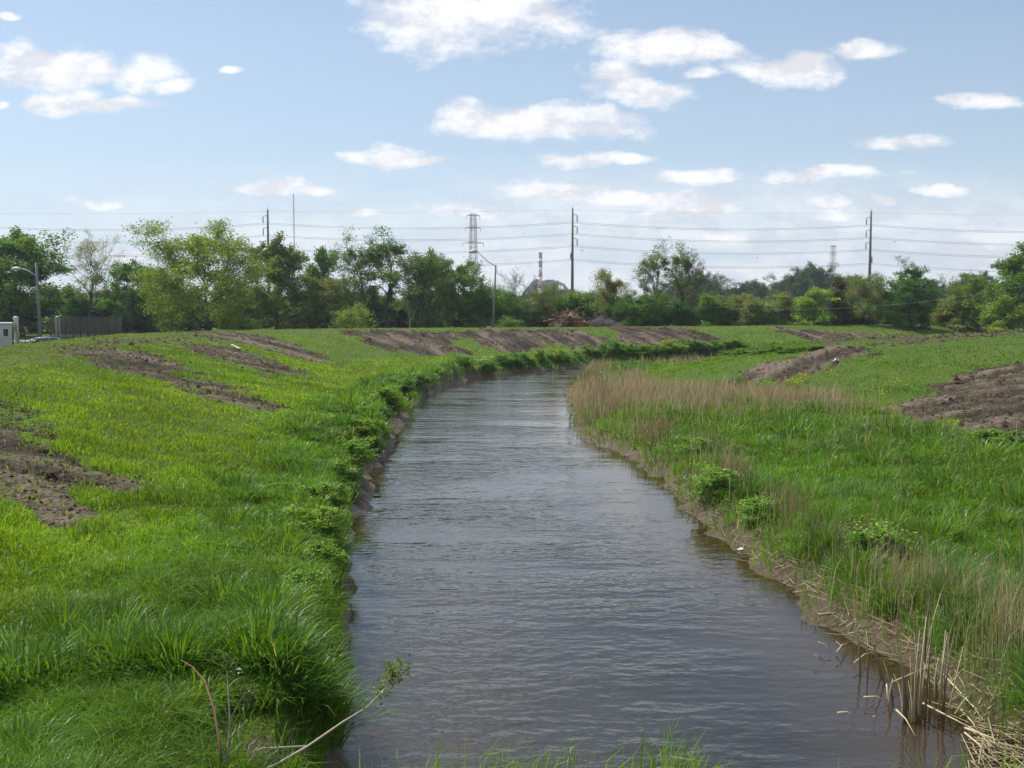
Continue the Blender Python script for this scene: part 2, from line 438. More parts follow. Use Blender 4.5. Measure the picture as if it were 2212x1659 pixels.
wv = N(nt, "ShaderNodeVectorMath", operation='SUBTRACT'); L.new(warp.outputs[1], wv.inputs[0]); wv.inputs[1].default_value = (.5, .5, .5)
ws = N(nt, "ShaderNodeVectorMath", operation='MULTIPLY'); L.new(wv.outputs[0], ws.inputs[0]); ws.inputs[1].default_value = (.085, .042, 0)
pw = N(nt, "ShaderNodeVectorMath", operation='ADD'); L.new(P, pw.inputs[0]); L.new(ws.outputs[0], pw.inputs[1])
CL = [(1000, 25, 225, 98), (1430, 95, 125, 38), (1330, 170, 85, 42), (1400, 195, 90, 32), (1545, 105, 60, 25), (1010, 245, 75, 32), (1180, 262, 215, 30), (1690, 138, 105, 30), (1740, 118, 60, 25), (1870, 108, 80, 20),
      (2130, 218, 80, 18), (1945, 304, 85, 22), (60, 130, 100, 40), (160, 148, 80, 36), (310, 155, 80, 42), (370, 185, 50, 22), (150, 212, 70, 30), (240, 228, 110, 20), (868, 336, 62, 22), (930, 345, 45, 13), (790, 338, 40, 14),
      (1245, 342, 75, 17), (1340, 338, 65, 14), (590, 398, 65, 18), (665, 410, 65, 13), (175, 437, 65, 11), (1510, 374, 85, 22), (1200, 412, 140, 24), (1480, 434, 155, 30), (1330, 425, 110, 20), (1800, 384, 140, 16), (1690, 384, 60, 12),
      (2030, 415, 72, 13), (1010, 452, 110, 20), (1390, 470, 70, 15), (1770, 441, 60, 12), (1790, 467, 50, 14), (1905, 442, 42, 14), (1575, 508, 60, 12), (770, 468, 38, 14), (500, 150, 28, 10), (30, 37, 26, 6), (290, 546, 55, 12), (1530, 152, 42, 14), (20, 212, 30, 12)]
d_ = None
for (cx, cy, rx, ry) in CL:
    a0 = rays(cx, cy); a1 = rays(cx + rx, cy); a2 = rays(cx, cy - ry)
    u0, v0 = a0[0] / a0[1], a0[2] / a0[1]; iu = 1 / abs(a1[0] / a1[1] - u0); iv = 1 / abs(a2[2] / a2[1] - v0)
    q = N(nt, "ShaderNodeVectorMath", operation='MULTIPLY_ADD'); L.new(pw.outputs[0], q.inputs[0]); q.inputs[1].default_value = (iu, iv, 0); q.inputs[2].default_value = (-u0 * iu, -v0 * iv, 0)
    l = N(nt, "ShaderNodeVectorMath", operation='LENGTH'); L.new(q.outputs[0], l.inputs[0])
    if d_ is None: d_ = l.outputs["Value"]
    else: d_ = math_('SMOOTH_MIN', d_, l.outputs["Value"], .12)
n1 = nz(11.0, 9.0, .62).outputs[0]
n1b = nz(11.0, 9.0, .62, (0.012, -.03, 0)).outputs[0]
n3 = nz(46.0, 6.0, .65, (2, 5, 0), 1.5).outputs[0]
dens = math_('ADD', math_('SUBTRACT', 1.0, math_('POWER', d_, 1.3)), math_('ADD', math_('MULTIPLY', math_('SUBTRACT', n1, .5), 2.7), math_('MULTIPLY', math_('SUBTRACT', n3, .5), 1.5)))
front = math_('GREATER_THAN', sp.outputs[1], 0.0)
# loose low cloud bank towards the horizon, and broken cloud elsewhere
low = nz(5.5, 7.0, .6, (3.1, 1.7, 0), 3.6).outputs[0]
e1 = ramp(V, [(0.0, (1, 1, 1)), (.075, (.9, .9, .9)), (.15, (0, 0, 0))])
side = ramp(math_('MULTIPLY_ADD', U, .8, .5), [(.0, (.2, .2, .2)), (.5, (.9, .9, .9)), (1, (1, 1, 1))])
lowd = math_('MULTIPLY', ramp(low, [(.33, (0, 0, 0)), (.56, (1, 1, 1))]), math_('MULTIPLY', e1, side))
hi = nz(1.7, 7.0, .6, (7, 2, 0), 1.0).outputs[0]
e2 = ramp(math_('ABSOLUTE', sp.outputs[2]), [(.38, (0, 0, 0)), (.46, (1, 1, 1))])
hid = math_('MULTIPLY', ramp(hi, [(.46, (0, 0, 0)), (.6, (1, 1, 1))]), e2)
cov = ramp(math_('ADD', dens, .30), [(-.0, (0, 0, 0)), (.28, (.28, .28, .28)), (.62, (.70, .70, .70)), (1.0, (.93, .93, .93))])
cov = math_('MULTIPLY', cov, front)
cov = math_('MAXIMUM', cov, math_('MULTIPLY', lowd, .85))
cov = math_('MAXIMUM', cov, math_('MULTIPLY', hid, .9))
cov = math_('MINIMUM', cov, 1.0)
sh = math_('ADD', .5, math_('MULTIPLY', math_('SUBTRACT', n1, n1b), 3.8))
thick = ramp(dens, [(.3, (0, 0, 0)), (1.1, (1, 1, 1))])
cc = ramp(sh, [(.2, (.70, .70, .74)), (.55, (.86, .86, .88)), (.85, (.93, .92, .915))])
skc = N(nt, "ShaderNodeVectorMath", operation='SCALE', i_3=.10); skt = N(nt, "ShaderNodeVectorMath", operation='MULTIPLY'); skt.inputs[1].default_value = (.88, .99, 1.03); L.new(sky.outputs[0], skt.inputs[0]); L.new(skt.outputs[0], skc.inputs[0])
veil = ramp(V, [(0.0, (.85, .85, .85)), (.16, (.42, .42, .42)), (.45, (.10, .10, .10))])
skv = mixc(veil, skc.outputs[0], (.60, .70, .82))
fin = mixc(cov, skv, cc)
bg = N(nt, "ShaderNodeBackground", i_Strength=1.0); L.new(fin, bg.inputs[0])
o = N(nt, "ShaderNodeOutputWorld"); L.new(bg.outputs[0], o.inputs[0])

sd = bpy.data.lights.new("sun", 'SUN'); sd.energy = 4.4; sd.angle = R(.53); sd.color = (1, .96, .90)
so = bpy.data.objects.new("sun", sd); COL.objects.link(so)
az, el = R(SUN_AZ), R(SUN_EL)
dv = Vector((math.sin(az) * math.cos(el), math.cos(az) * math.cos(el), math.sin(el)))
so.rotation_euler = dv.to_track_quat('Z', 'Y').to_euler(); so.location = (0, 0, 60)
scene.view_settings.view_transform = 'Standard'; scene.view_settings.look = 'None'; scene.view_settings.gamma = 1; scene.view_settings.exposure = 0.26
# ------------------------------------------------------------------ grass, sedge and reeds (nobody could count them)
def blades(name, x, y, z, h, wd, az, lean, col, matl, curl=1.0, label=None, cat="grass", tipc=1.15, seg=2):
    n = len(x)
    fa = az + rng.uniform(-1.2, 1.2, n)                   # facing of the blade face
    wx, wy = np.cos(fa) * wd / 2, np.sin(fa) * wd / 2
    lx, ly = np.sin(az) * lean * h, np.cos(az) * lean * h
    V = np.empty((n, 5, 3), np.float32)
    mx, my, mz = x + lx * .32, y + ly * .32, z + h * .62
    tz = z + h * (1 - .35 * np.clip(lean, 0, 1.5) * curl)
    V[:, 0] = np.stack([x - wx, y - wy, z], -1); V[:, 1] = np.stack([x + wx, y + wy, z], -1)
    V[:, 2] = np.stack([mx + wx * .8, my + wy * .8, mz], -1); V[:, 3] = np.stack([mx - wx * .8, my - wy * .8, mz], -1)
    V[:, 4] = np.stack([x + lx, y + ly, tz], -1)
    b = (np.arange(n) * 5)[:, None]
    fl = np.concatenate([b + np.array([0, 1, 2, 3]), b + np.array([3, 2, 4])], 1).ravel()
    st = (np.arange(n) * 7)[:, None] + np.array([0, 4]); st = st.ravel()
    C = np.repeat(col[:, None, :], 5, 1).astype(np.float32)
    C[:, 4] *= tipc; 
    me = np_mesh(name, V.reshape(-1, 3), fl, st, None, cols=C.reshape(-1, 3))
    o = link(name, me, matl)
    return tag(o, label, cat, kind="stuff")

grass_m = blade_mat("grass blade", .45, .022)
reed_m = blade_mat("dry reed", .22, .04)

def sample(n, a0, a1, r0, r1):
    A = rng.uniform(R(a0), R(a1), n); Q = np.exp(rng.uniform(math.log(r0), math.log(r1), n))
    return Q * np.sin(A), Q * np.cos(A), Q
def pick(cols, w):
    w = np.clip(w, 0, 1)[:, None]
    return np.array(cols[0]) * (1 - w) + np.array(cols[1]) * w
YEL = (.20, .325, .010); MID = (.095, .22, .012); DRK = (.055, .155, .018); BLU = (.115, .23, .06); TAN = (.46, .37, .24); OLV = (.13, .15, .035)

NB = 780000
x, y, r = sample(NB, -37, 37, 5.5, 185)
z, dC, left, u, arc, cl = terrain(x, y, True)
bare = bareness(x, y, arc, u)
n1 = fbm(x * .5, y * .5, 101, 3); n2 = fbm(x * .13, y * .13, 103, 3); n3 = rng.random(NB); n4 = vn(x * 1.1, y * 1.1, 107)
lf = left & cl
edge = np.where(left, 1.6 + 3.2 * n2, 0)
tallL = (1 - sst(edge * .7, edge * 1.4, dC)) * lf                        # lush fringe along the left and far bank
near = (1 - sst(15, 27, y)) * (1 - .75 * sst(3, 6, dC) * sst(9, 14, y))
tallL = np.maximum(tallL, near * lf * sst(.35, .6, n1 + .15))
flat = np.where(~left, 1 - sst(9.5, 13.5, 15 + (dC * 0) - (14 - u) * 0 - u * 1.0 + 8), 0)
fpR = (~left) & (u > 12.3)                                                # right flood plain
fpR_f = np.where(~left, sst(12.8, 16, u), 0)
h = .07 + .09 * n1 + .04 * n3 + .10 * sst(.55, .75, n4) * (u > 3)
h = h * np.where((~left) & (u < 12), .75, 1)
h = h + lf * (1 - sst(18, 34, y)) * .16 * sst(.4, .6, vn(x * 1.6, y * 1.6, 131))
h = h + tallL * (.10 + .3 * n1) * (.6 + .5 * n4) * np.where(r < 60, 1, 1.1)
h = h + fpR_f * (.16 + .34 * n1) * (1 - .75 * np.exp(-((y - 60) / 8) ** 2)) * (.6 + .6 * n4)
h = h * np.where(bare > .35, .55, 1) * np.where(u < 0, .6, 1)
aL_ = pdist(x, y, Lp)[1]
rim_ = .15 + .9 * sst(25, 31, y) * sst(62, 52, y) * vn(aL_ * .45, aL_ * 0 + 8, 4)
keep = (dC > np.where(left, rim_, .45)) & (z > .06)
keep &= rng.random(NB) > np.clip((bare - .22) * 1.7, 0, .88)
hole_ = drop(*zip(*[(430, 1580), (510, 1540), (600, 1545), (650, 1585), (640, 1640), (600, 1720), (450, 1720)]))[:, :2]
keep &= ~(inpoly(x, y, hole_) & (rng.random(NB) < .93))
keep &= ~((y < 9.0) & (x > -2.2) & (x < 7)) 
emerg = (~left) & (dC > .0) & (dC < .6) & (rng.random(NB) < .25)
keep |= emerg & (y > 11)
keep &= ~((dC < 1.8) & (~left) & (rng.random(NB) < .5))
wd = np.maximum(.010, .00078 * r) * rng.uniform(.7, 1.3, NB) * (1 + .25 * tallL)
col = pick((MID, YEL), .25 + 1.1 * (n2 - .3) + .5 * (n3 - .5) + .35 * (sst(0, 8, u) * (1 - tallL)))
colT = pick((DRK, MID), 1.6 * (n4 - .25) + .35 * n3 + .2)
colT = np.where((n3 > .8)[:, None], np.array(BLU), colT)
col = col * (1 - tallL[:, None] * .6) + colT * tallL[:, None] * .6
colR = pick((DRK, MID), .9 * n1 + .5 * n3); lumpR = .7 + .6 * fbm(x * .8, y * .8, 119, 3)[:, None]; colR = colR * lumpR; colR = np.where((vn(x * .35, y * .35, 109) > .62)[:, None], np.array(BLU) * 1.0, colR)
f3 = fpR_f[:, None] * .85
col = col * (1 - f3) + colR * f3
crest = (sst(2.0, -1.0, u) if False else 1 - sst(-1, 2.0, u))[:, None] * .7
col = col * (1 - crest) + np.array(OLV) * 1.15 * crest
lev_r = ((~left) & (u < 12))[:, None]
col = np.where(lev_r, col * .35 + np.array(MID) * .62, col)
col = col * (.45 + 1.1 * fbm(x * .45, y * .45, 121, 4))[:, None]
col = col * rng.uniform(.75, 1.3, NB)[:, None]
dry = (rng.random(NB) < .008 + .035 * fpR_f)
col = np.where(dry[:, None], np.array(TAN) * rng.uniform(.6, 1.1, NB)[:, None], col)
k = keep
az = rng.uniform(-3.1, 3.1, NB)                        # leaning with the breeze
lean = np.abs(rng.normal(.6, .35, NB)) + .2 * tallL
blades("grass", x[k], y[k], z[k] - .02, h[k], wd[k], az[k], lean[k], col[k], grass_m, label="green grass covering the levee slopes and creek banks")


HOLE = drop(*zip(*[(430, 1580), (510, 1540), (600, 1545), (650, 1585), (640, 1640), (600, 1720), (450, 1720)]))[:, :2]
FRONT = drop(*zip(*[(290, 1530), (430, 1545), (520, 1525), (625, 1545), (660, 1620), (640, 1800), (200, 1800), (250, 1620)]))[:, :2]
def curved(name, x, y, z, h, wd, az, lean, col, matl, label=None, cat="grass", droop=.5):
    """long leaves in three bent pieces"""
    n = len(x); fa = az + math.pi / 2 + rng.normal(0, .5, n); wx, wy = np.cos(fa - math.pi / 2) * 0 + np.sin(fa) * wd / 2, np.cos(fa) * wd / 2
    V = np.empty((n, 7, 3), np.float32); ts = (0, .42, .78, 1.0); ws = (.7, 1.0, .7, 0)
    for k, t in enumerate(ts):
        ho = lean * h * t ** 1.7; zz = z + h * (t - droop * np.clip(lean, 0, 1.4) * t ** 3 * .75)
        px = x + np.sin(az) * ho; py = y + np.cos(az) * ho
        if k < 3:
            V[:, 2 * k] = np.stack([px - wx * ws[k], py - wy * ws[k], zz], -1); V[:, 2 * k + 1] = np.stack([px + wx * ws[k], py + wy * ws[k], zz], -1)
        else: V[:, 6] = np.stack([px, py, zz], -1)
    b = (np.arange(n) * 7)[:, None]
    fl = np.concatenate([b + np.array([0, 1, 3, 2]), b + np.array([2, 3, 5, 4]), b + np.array([4, 5, 6])], 1).ravel()
    st = ((np.arange(n) * 11)[:, None] + np.array([0, 4, 8])).ravel()
    me = np_mesh(name, V.reshape(-1, 3), fl, st, None, cols=np.repeat(col[:, None, :], 7, 1).reshape(-1, 3))
    return tag(link(name, me, matl), label, cat, kind="stuff")

def tussocks(name, cx, cy, R_, H_, per, tint, label, droop=.55, mix=(DRK, (.16, .30, .015)), blu=.22, leanv=.75):
    """leaves fanning out of many separate crowns"""
    T = len(cx); i = np.repeat(np.arange(T), per); n = len(i)
    dist = np.hypot(cx, cy)[i]
    a = rng.uniform(-math.pi, math.pi, n); q = np.sqrt(rng.random(n))
    bx = cx[i] + np.sin(a) * q * R_[i] * .75; by = cy[i] + np.cos(a) * q * R_[i] * .75
    z = terrain(bx, by); z0 = terrain(cx, cy)[i]; z = np.where(z < z0 - .3, z0 - .3, z)
    h = H_[i] * rng.uniform(.55, 1.1, n) * (1.05 - .35 * q)
    az = a + rng.normal(0, .7, n); lean = np.abs(rng.normal(leanv, .25, n)) * (.35 + .75 * q)
    t = tint[i]
    col = pick(mix, np.clip(t + rng.normal(0, .2, n), 0, 1)); col = np.where((rng.random(n) < blu)[:, None], np.array(BLU), col)
    col = np.where((rng.random(n) < .007)[:, None], np.array(TAN), col) * rng.uniform(.75, 1.25, n)[:, None]
    wd = np.maximum(.019, .00088 * dist) * rng.uniform(.7, 1.3, n)
    return curved(name, bx, by, z - .03, h, wd, az, lean, col, grass_m, label, droop=droop)

# lush fringe of the left and far bank
n = 9000
x, y, r = sample(n, -37, 12, 7.5, 115)
z, dC, left, u, arc, cl = terrain(x, y, True)
arcL = pdist(x, y, Lp)[1]
rim = .12 + 1.6 * np.clip(fbm(arcL * .22, arcL * 0 + 3, 3, 2) - .42, 0, 1) * sst(22, 30, y) + .9 * sst(25, 31, y) * sst(62, 52, y) * vn(arcL * .45, arcL * 0 + 8, 4) + .7 * (vn(arcL * .7, arcL * 0 + 2, 14) > .6)
n1 = fbm(x * .35, y * .35, 201, 2)
width = 1.9 + 4.5 * (n1 - .4) + np.where(y < 13.5, 4.0, 0)
k = left & cl & (dC > rim + .12 + .45 * (y < 14)) & (dC < width) & (bareness(x, y) < .4) & ~inpoly(x, y, HOLE) & ~inpoly(x, y, FRONT) & (y > 8.2)
x, y, r, dC, n1 = x[k], y[k], r[k], dC[k], n1[k]
def spaced(x, y, r, f):
    keep_ = []; grid = {}
    for i in range(len(x)):
        s_ = f * min(max(r[i] / 30, .8), 2.2); cx_, cy_ = int(x[i] // 2), int(y[i] // 2)
        if all(math.hypot(x[i] - x[j], y[i] - y[j]) >= s_ for a_ in (-1, 0, 1) for b_ in (-1, 0, 1) for j in grid.get((cx_ + a_, cy_ + b_), ())):
            keep_.append(i); grid.setdefault((cx_, cy_), []).append(i)
    return np.array(keep_)
kk = spaced(x, y, r, .66); x, y, r, dC, n1 = x[kk], y[kk], r[kk], dC[kk], n1[kk]
sc = np.clip(r / 40, .8, 1.7)
R_ = rng.uniform(.42, .68, len(x)) * sc; H_ = (.48 + .62 * rng.random(len(x)) ** 1.3) * np.clip(sc, .8, 1.15) * (1 - .28 * sst(1.5, 5, dC))
per = np.clip((6500 / r).astype(int), 60, 420)
tussocks("long_grass", x, y, R_, H_, per, rng.uniform(-.2, 1.2, len(x)), "lush dark green grass tussocks hanging over the left bank of the creek")

# tall wall of grass behind the hollow in the lower left corner
pts = [(-40, 1560), (60, 1530), (140, 1510), (210, 1500), (270, 1500), (330, 1500), (385, 1498), (430, 1490), (480, 1482), (530, 1478), (575, 1480), (625, 1500), (660, 1520)]
q = drop(*zip(*pts)); m_ = 3
x = np.repeat(q[:, 0], m_) + rng.normal(0, .13, len(q) * m_); y = np.repeat(q[:, 1], m_) + np.tile([0, .3, .6], len(q))
tussocks("corner_grass", x, y, np.full(len(x), .34), rng.uniform(.8, 1.15, len(x)), np.full(len(x), 210), rng.uniform(0, .9, len(x)), "tall grass with drooping leaves around the hollow in the lower left corner", .5)

# sedge lumps on the right flood plain
n = 7000
x, y, r = sample(n, 2, 37, 10, 95)
z, dC, left, u, arc, cl = terrain(x, y, True)
n1 = fbm(x * .28, y * .28, 301, 2)
k = (~left) & (u > 13.8 + (bareness(x, y) > .1) * 3) & (dC > np.where(y < 22, .9, 1.4)) & (rng.random(n) < (sst(.36, .56, n1) * .9 + .15) * (1 - .8 * np.exp(-((y - 60) / 10) ** 2)))
x, y, r = x[k], y[k], r[k]; kk = spaced(x, y, r, 1.0); x, y, r = x[kk], y[kk], r[kk]
tussocks("sedge", x, y, rng.uniform(.4, .9, len(x)) * np.clip(r / 30, .8, 1.5), .35 + .75 * rng.random(len(x)) ** 1.5, np.clip((6000 / r).astype(int), 40, 380), rng.uniform(-.1, 1.3, len(x)), "tall bright green sedge in lumps on the right flood plain", .6, blu=.25, mix=(DRK, (.14, .27, .02)))

# dead reeds
n = 230000
x, y, r = sample(n, 1, 37, 10, 105)
z, dC, left, u, arc, cl = terrain(x, y, True)
n1 = fbm(x * .3, y * .3, 401, 3); n2 = vn(x * 1.0, y * 1.0, 403)
clus = sst(.5, .62, vn(x * .55, y * .55, 411)) * (dC < 2.0) * (.35 + .65 * sst(15, 22, y))
zone = np.clip(1 - np.abs(dC - 1.6) / 1.4, 0, 1) * (.25 + 1.2 * sst(.35, .6, n1)) * (.38 + 1.3 * clus)
zone = zone * np.clip(r / 50, .10, 1.1)
zone = np.maximum(zone, 1.3 * np.exp(-((y - 58 + .15 * (x - 12)) / 10) ** 2) * (.7 + .3 * sst(.35, .55, n1)) * (u > 13.2) * (.6 + .4 * sst(1.5, 4, dC)))
zone = np.maximum(zone, .07 * sst(.50, .62, n1) * (u > 14) * (y < 60) * np.clip(r / 42, .2, 1))
zone = np.maximum(zone, .45 * np.exp(-((y - 95) / 5) ** 2) * (u > 13))
zone = zone * (1 - .55 * sst(1.4, 2.2, dC) * (y < 40))
zone = np.maximum(zone, .012 * np.clip(r / 42, .2, 1))
k = (~left) & (u > 12.6) & (dC > .35) & (rng.random(n) < zone)
h = (.65 + .55 * n2) * rng.uniform(.5, 1.15, n)
pk = np.exp(-((y - 60) / 9) ** 2)
h = h * (1 - .1 * pk)
tn = np.array(TAN); br = np.array((.17, .125, .085))
col = (tn * (1 - pk[:, None]) + np.array((.50, .39, .28)) * pk[:, None]) * rng.uniform(.6, 1.2, n)[:, None]; m_ = (clus > .5)[:, None]; col = np.where(m_, col * .45 + br * .55, col)
blades("dead_reeds", x[k], y[k], z[k] - .03, h[k], (np.maximum(.008, .00062 * r))[k], rng.uniform(-3.1, 3.1, n)[k], (np.abs(rng.normal(.14, .16, n)))[k], col[k], reed_m, .4, "dry tan dead reeds standing along the right edge of the creek", "reeds", 1.0)

# grass tips at the top of the bank below the viewpoint
n = 9000
x = rng.uniform(-4.5, 5.5, n); y = rng.uniform(2.6, 4.6, n); z = terrain(x, y)
c1 = vn(x * 1.2, y * 0 + .5, 501)
h = (.12 + .20 * rng.random(n)) * (.35 + .9 * c1)
tuft = np.exp(-((x - .57) / .17) ** 2 - ((y - 3.75) / .25) ** 2)
h = h + tuft * .33
k = (x > -.55) | (x < -2.7)
col = pick((MID, YEL), rng.random(n)) * rng.uniform(.8, 1.2, n)[:, None]
blades("bank_top_grass", x[k], y[k], z[k] - .02, h[k], rng.uniform(.004, .008, n)[k], rng.normal(1.3, 1.0, n)[k], np.abs(rng.normal(.45, .3, n))[k], col[k], grass_m, 1.2, "bright grass tips sticking up at the bottom edge above the water")

# clods and broken turf lying on the tilled strips
n = 90000
x, y, r = sample(n, -36, 36, 11, 140)
z, dC, left, u, arc, cl = terrain(x, y, True); bare = bareness(x, y, arc, u)
k = (bare > .3) & (rng.random(n) < .25 + .6 * fbm(x * .9, y * .9, 603, 3)) & (dC > 1)
x, y, r, z, arc, u = x[k], y[k], r[k], z[k], arc[k], u[k]; n = len(x)
s_ = (.02 + .00085 * r) * np.exp(rng.normal(0, .38, n))
O = np.array([(1, 0, 0), (0, 1, 0), (-1, 0, 0), (0, -1, 0), (0, 0, .7), (.7, .7, .35), (-.7, -.6, .3)], float)
V = O[None, :5] * s_[:, None, None] * rng.uniform(.55, 1.4, (n, 5, 1)) + np.stack([x, y, z + .05], -1)[:, None, :]
b = (np.arange(n) * 5)[:, None]
fl = np.concatenate([b + np.array(t) for t in ((0, 1, 4), (1, 2, 4), (2, 3, 4), (3, 0, 4))], 1).ravel()
c_ = pick(((.03, .021, .014), (.15, .11, .075)), rng.random(n) ** 1.6)
me = np_mesh("soil_clods", V.reshape(-1, 3), fl, np.arange(n * 4) * 3, None, cols=np.repeat(c_, 5, 0))
m, nt, out = mat("clod"); at = N(nt, "ShaderNodeAttribute", attribute_name="Col"); d_ = N(nt, "ShaderNodeBsdfDiffuse"); nt.links.new(at.outputs["Color"], d_.inputs[0]); nt.links.new(d_.outputs[0], out.inputs[0])
tag(link("soil_clods", me, m), "brown clods strewn over the bare soil strips", "soil", kind="stuff")
# ------------------------------------------------------------------ trees
leaf_m = blade_mat("leaves", .38, .03, obj_tint=True, rough=.5)
bark_m = simple("bark", (.085, .07, .055), .95, .1, var=.4, scale=5)
pale_bark_m = simple("weathered bark", (.30, .27, .24), .95, .1, var=.3, scale=5)

def grow(seed, H, W, kind):
    """returns branch list [(pts, rads)] and leaf puff centres"""
    rr = random.Random(seed); br = []; tips = []
    P = dict(
        dense=dict(t0=.12, nl=15, ang=62, sub=6, lev=3, up=.10, wob=.16),
        hero=dict(t0=.06, nl=20, ang=66, sub=7, lev=3, up=.07, wob=.16),
        airy=dict(t0=.30, nl=11, ang=46, sub=5, lev=3, up=.22, wob=.22),
        sparse=dict(t0=.34, nl=11, ang=40, sub=5, lev=3, up=.20, wob=.20),
        bare=dict(t0=.25, nl=10, ang=34, sub=5, lev=3, up=.22, wob=.18),
        bush=dict(t0=.02, nl=14, ang=58, sub=6, lev=2, up=.10, wob=.2),
        column=dict(t0=.04, nl=20, ang=52, sub=5, lev=2, up=.18, wob=.2))[kind]
    def walk(p, d, L, r, lev, up):
        n = 5; pts = [p.copy()]; rads = [r]; d = d.normalized()
        for i in range(n):
            d = (d + Vector((rr.gauss(0, P['wob']), rr.gauss(0, P['wob']), rr.gauss(0, P['wob'] * .6) + up * .5))).normalized()
            p = p + d * (L / n); pts.append(p.copy()); rads.append(max(r * (1 - .8 * (i + 1) / n), .012))
        br.append((pts, rads, lev))
        if lev >= P['lev']:
            for q in pts[2:]: tips.append((q, L))
            return
        m = P['sub'] if lev else 0
        for k in range(m):
            f = .3 + .68 * (k + rr.random()) / m; i = min(int(f * n), n - 1); q = pts[i].lerp(pts[i + 1], f * n - i)
            dd = (pts[i + 1] - pts[i]).normalized(); a = dd.orthogonal().normalized()
            a.rotate(__import__('mathutils').Quaternion(dd, rr.uniform(0, 6.28)))
            an = R(rr.uniform(28, 62)); nd = dd * math.cos(an) + a * math.sin(an)
            walk(q, nd, L * rr.uniform(.38, .58), max(rads[i] * .5, .015), lev + 1, P['up'])
        tips.append((pts[-1], L * .4))
    # trunk
    tp = [Vector((0, 0, 0))]; n = 8; d = Vector((0, 0, 1)); tr = [H * .022]
    for i in range(n):
        d = (d + Vector((rr.gauss(0, .07), rr.gauss(0, .07), .15))).normalized(); tp.append(tp[-1] + d * (H * .92 / n)); tr.append(H * .022 * (1 - .85 * (i + 1) / n))
    br.append((tp, tr, 0)); ga = rr.uniform(0, 6)
    for k in range(P['nl']):
        f = P['t0'] + (.97 - P['t0']) * (k + rr.random() * .7) / P['nl']; i = min(int(f * n), n - 1); q = tp[i].lerp(tp[i + 1], f * n - i)
        ga += 2.4 + rr.uniform(-.4, .4)
        g = (f - P['t0']) / (1 - P['t0'])
        prof = {'dense': math.sin(math.pi * min(.98, .22 + .76 * g)) ** .7, 'hero': math.sin(math.pi * min(.97, .30 + .66 * g)) ** .6, 'airy': math.sin(math.pi * (.25 + .65 * g)),
                'sparse': math.sin(math.pi * (.2 + .6 * g)), 'bare': math.sin(math.pi * (.3 + .55 * g)), 'bush': 1 - .55 * g, 'column': 1 - .5 * g ** 2}[kind]
        an = R(P['ang'] * (1.15 - .65 * g)) * rr.uniform(.8, 1.15)
        Lb = W * .5 * prof * rr.uniform(.72, 1.12) / max(.5, math.sin(an))
        walk(q, Vector((math.cos(ga) * math.sin(an), math.sin(ga) * math.sin(an), math.cos(an))), Lb, tr[i] * .55, 1, P['up'])
    return br, tips

def tree_meshes(name, seed, H, W, kind, nleaf, ls, bits=1.0, hang=False, trunk_only_lev=3):
    br, tips = grow(seed, H, W, kind)
    g = np.random.default_rng(seed)
    mb = MB()
    for pts, rads, lev in br:
        if lev > trunk_only_lev: continue
        mb.tube(pts, [max(q, .022 if lev > 1 else .03) for q in rads], 6 if lev == 0 else (4 if lev == 1 else 3), cap=False)
    tm = mb.mesh(name + " wood")
    if nleaf == 0: return tm, None
    T = np.array([list(t[0]) for t in tips]); Ls = np.array([t[1] for t in tips])
    # whole twigs missing here and there -> gaps
    kk = g.random(len(T)) < bits; T = T[kk]; Ls = Ls[kk]
    i = g.integers(0, len(T), nleaf)
    sig = np.clip(Ls[i] * .26, .22 if H > 3 else .09, .62)
    C = T[i] + g.normal(0, 1, (nleaf, 3)) * sig[:, None] * np.array([1, 1, .75 if not hang else 1.1])
    C[:, 2] = np.maximum(C[:, 2], .1)
    a = g.normal(0, 1, (nleaf, 3)); a /= np.linalg.norm(a, axis=1)[:, None]
    if hang: a[:, 2] = -abs(a[:, 2]) - .5; a /= np.linalg.norm(a, axis=1)[:, None]
    b = np.cross(a, g.normal(0, 1, (nleaf, 3))); b /= np.linalg.norm(b, axis=1)[:, None] + 1e-6
    s = (ls * g.uniform(.55, 1.25, nleaf))[:, None]
    wdt = .5 if not hang else .3
    V = np.stack([C - a * s * .5, C + b * s * wdt * .6 , C + a * s * .5, C - b * s * wdt * .6], 1)
    tw = g.uniform(.72, 1.28, len(T))[i] * g.uniform(.8, 1.2, nleaf)
    yv = g.uniform(.85, 1.2, len(T))[i]
    col = np.stack([tw * yv, tw, tw * .9], -1)
    q = np.arange(nleaf * 4)
    cm = np_mesh(name + " leaves", V.reshape(-1, 3), q, np.arange(nleaf) * 4, None, cols=np.repeat(col, 4, 0))
    cm.materials.append(leaf_m)
    return tm, cm

SPEC = {  # name: seed, H, W, kind, leaves, leaf size, fraction of twigs in leaf, hanging
 'hero': (11, 16, 17, 'hero', 52000, .36, .97, False), 'maple': (12, 15, 12, 'dense', 30000, .40, .97, False), 'maple2': (23, 14, 11, 'dense', 27000, .40, .95, False),
 'oak': (31, 13, 13, 'dense', 22000, .46, .95, False), 'airy': (14, 17, 9, 'airy', 11000, .32, .85, False), 'airy2': (25, 17, 8, 'airy', 9500, .32, .8, False),
 'willow': (16, 11, 9, 'airy', 17000, .38, .95, True), 'sparse': (17, 17, 10, 'sparse', 9000, .22, .95, False), 'bare': (18, 12, 7, 'bare', 0, .2, 0, False),
 'crooked': (42, 13, 8, 'sparse', 9000, .36, .7, False), 'bush': (20, 6, 7, 'bush', 16000, .32, 1.0, False), 'bush2': (21, 5, 6, 'bush', 13000, .32, .95, False),
 'column': (22, 10, 4.5, 'column', 15000, .32, 1.0, False), 'loose': (33, 5, 6, 'bush', 5200, .26, .5, False), 'shrub': (27, 1.3, 1.9, 'bush', 4200, .13, 1.0, False), 'pale': (29, 12, 8, 'bare', 0, .2, 0, False)}
TM = {}; TB = 1.55
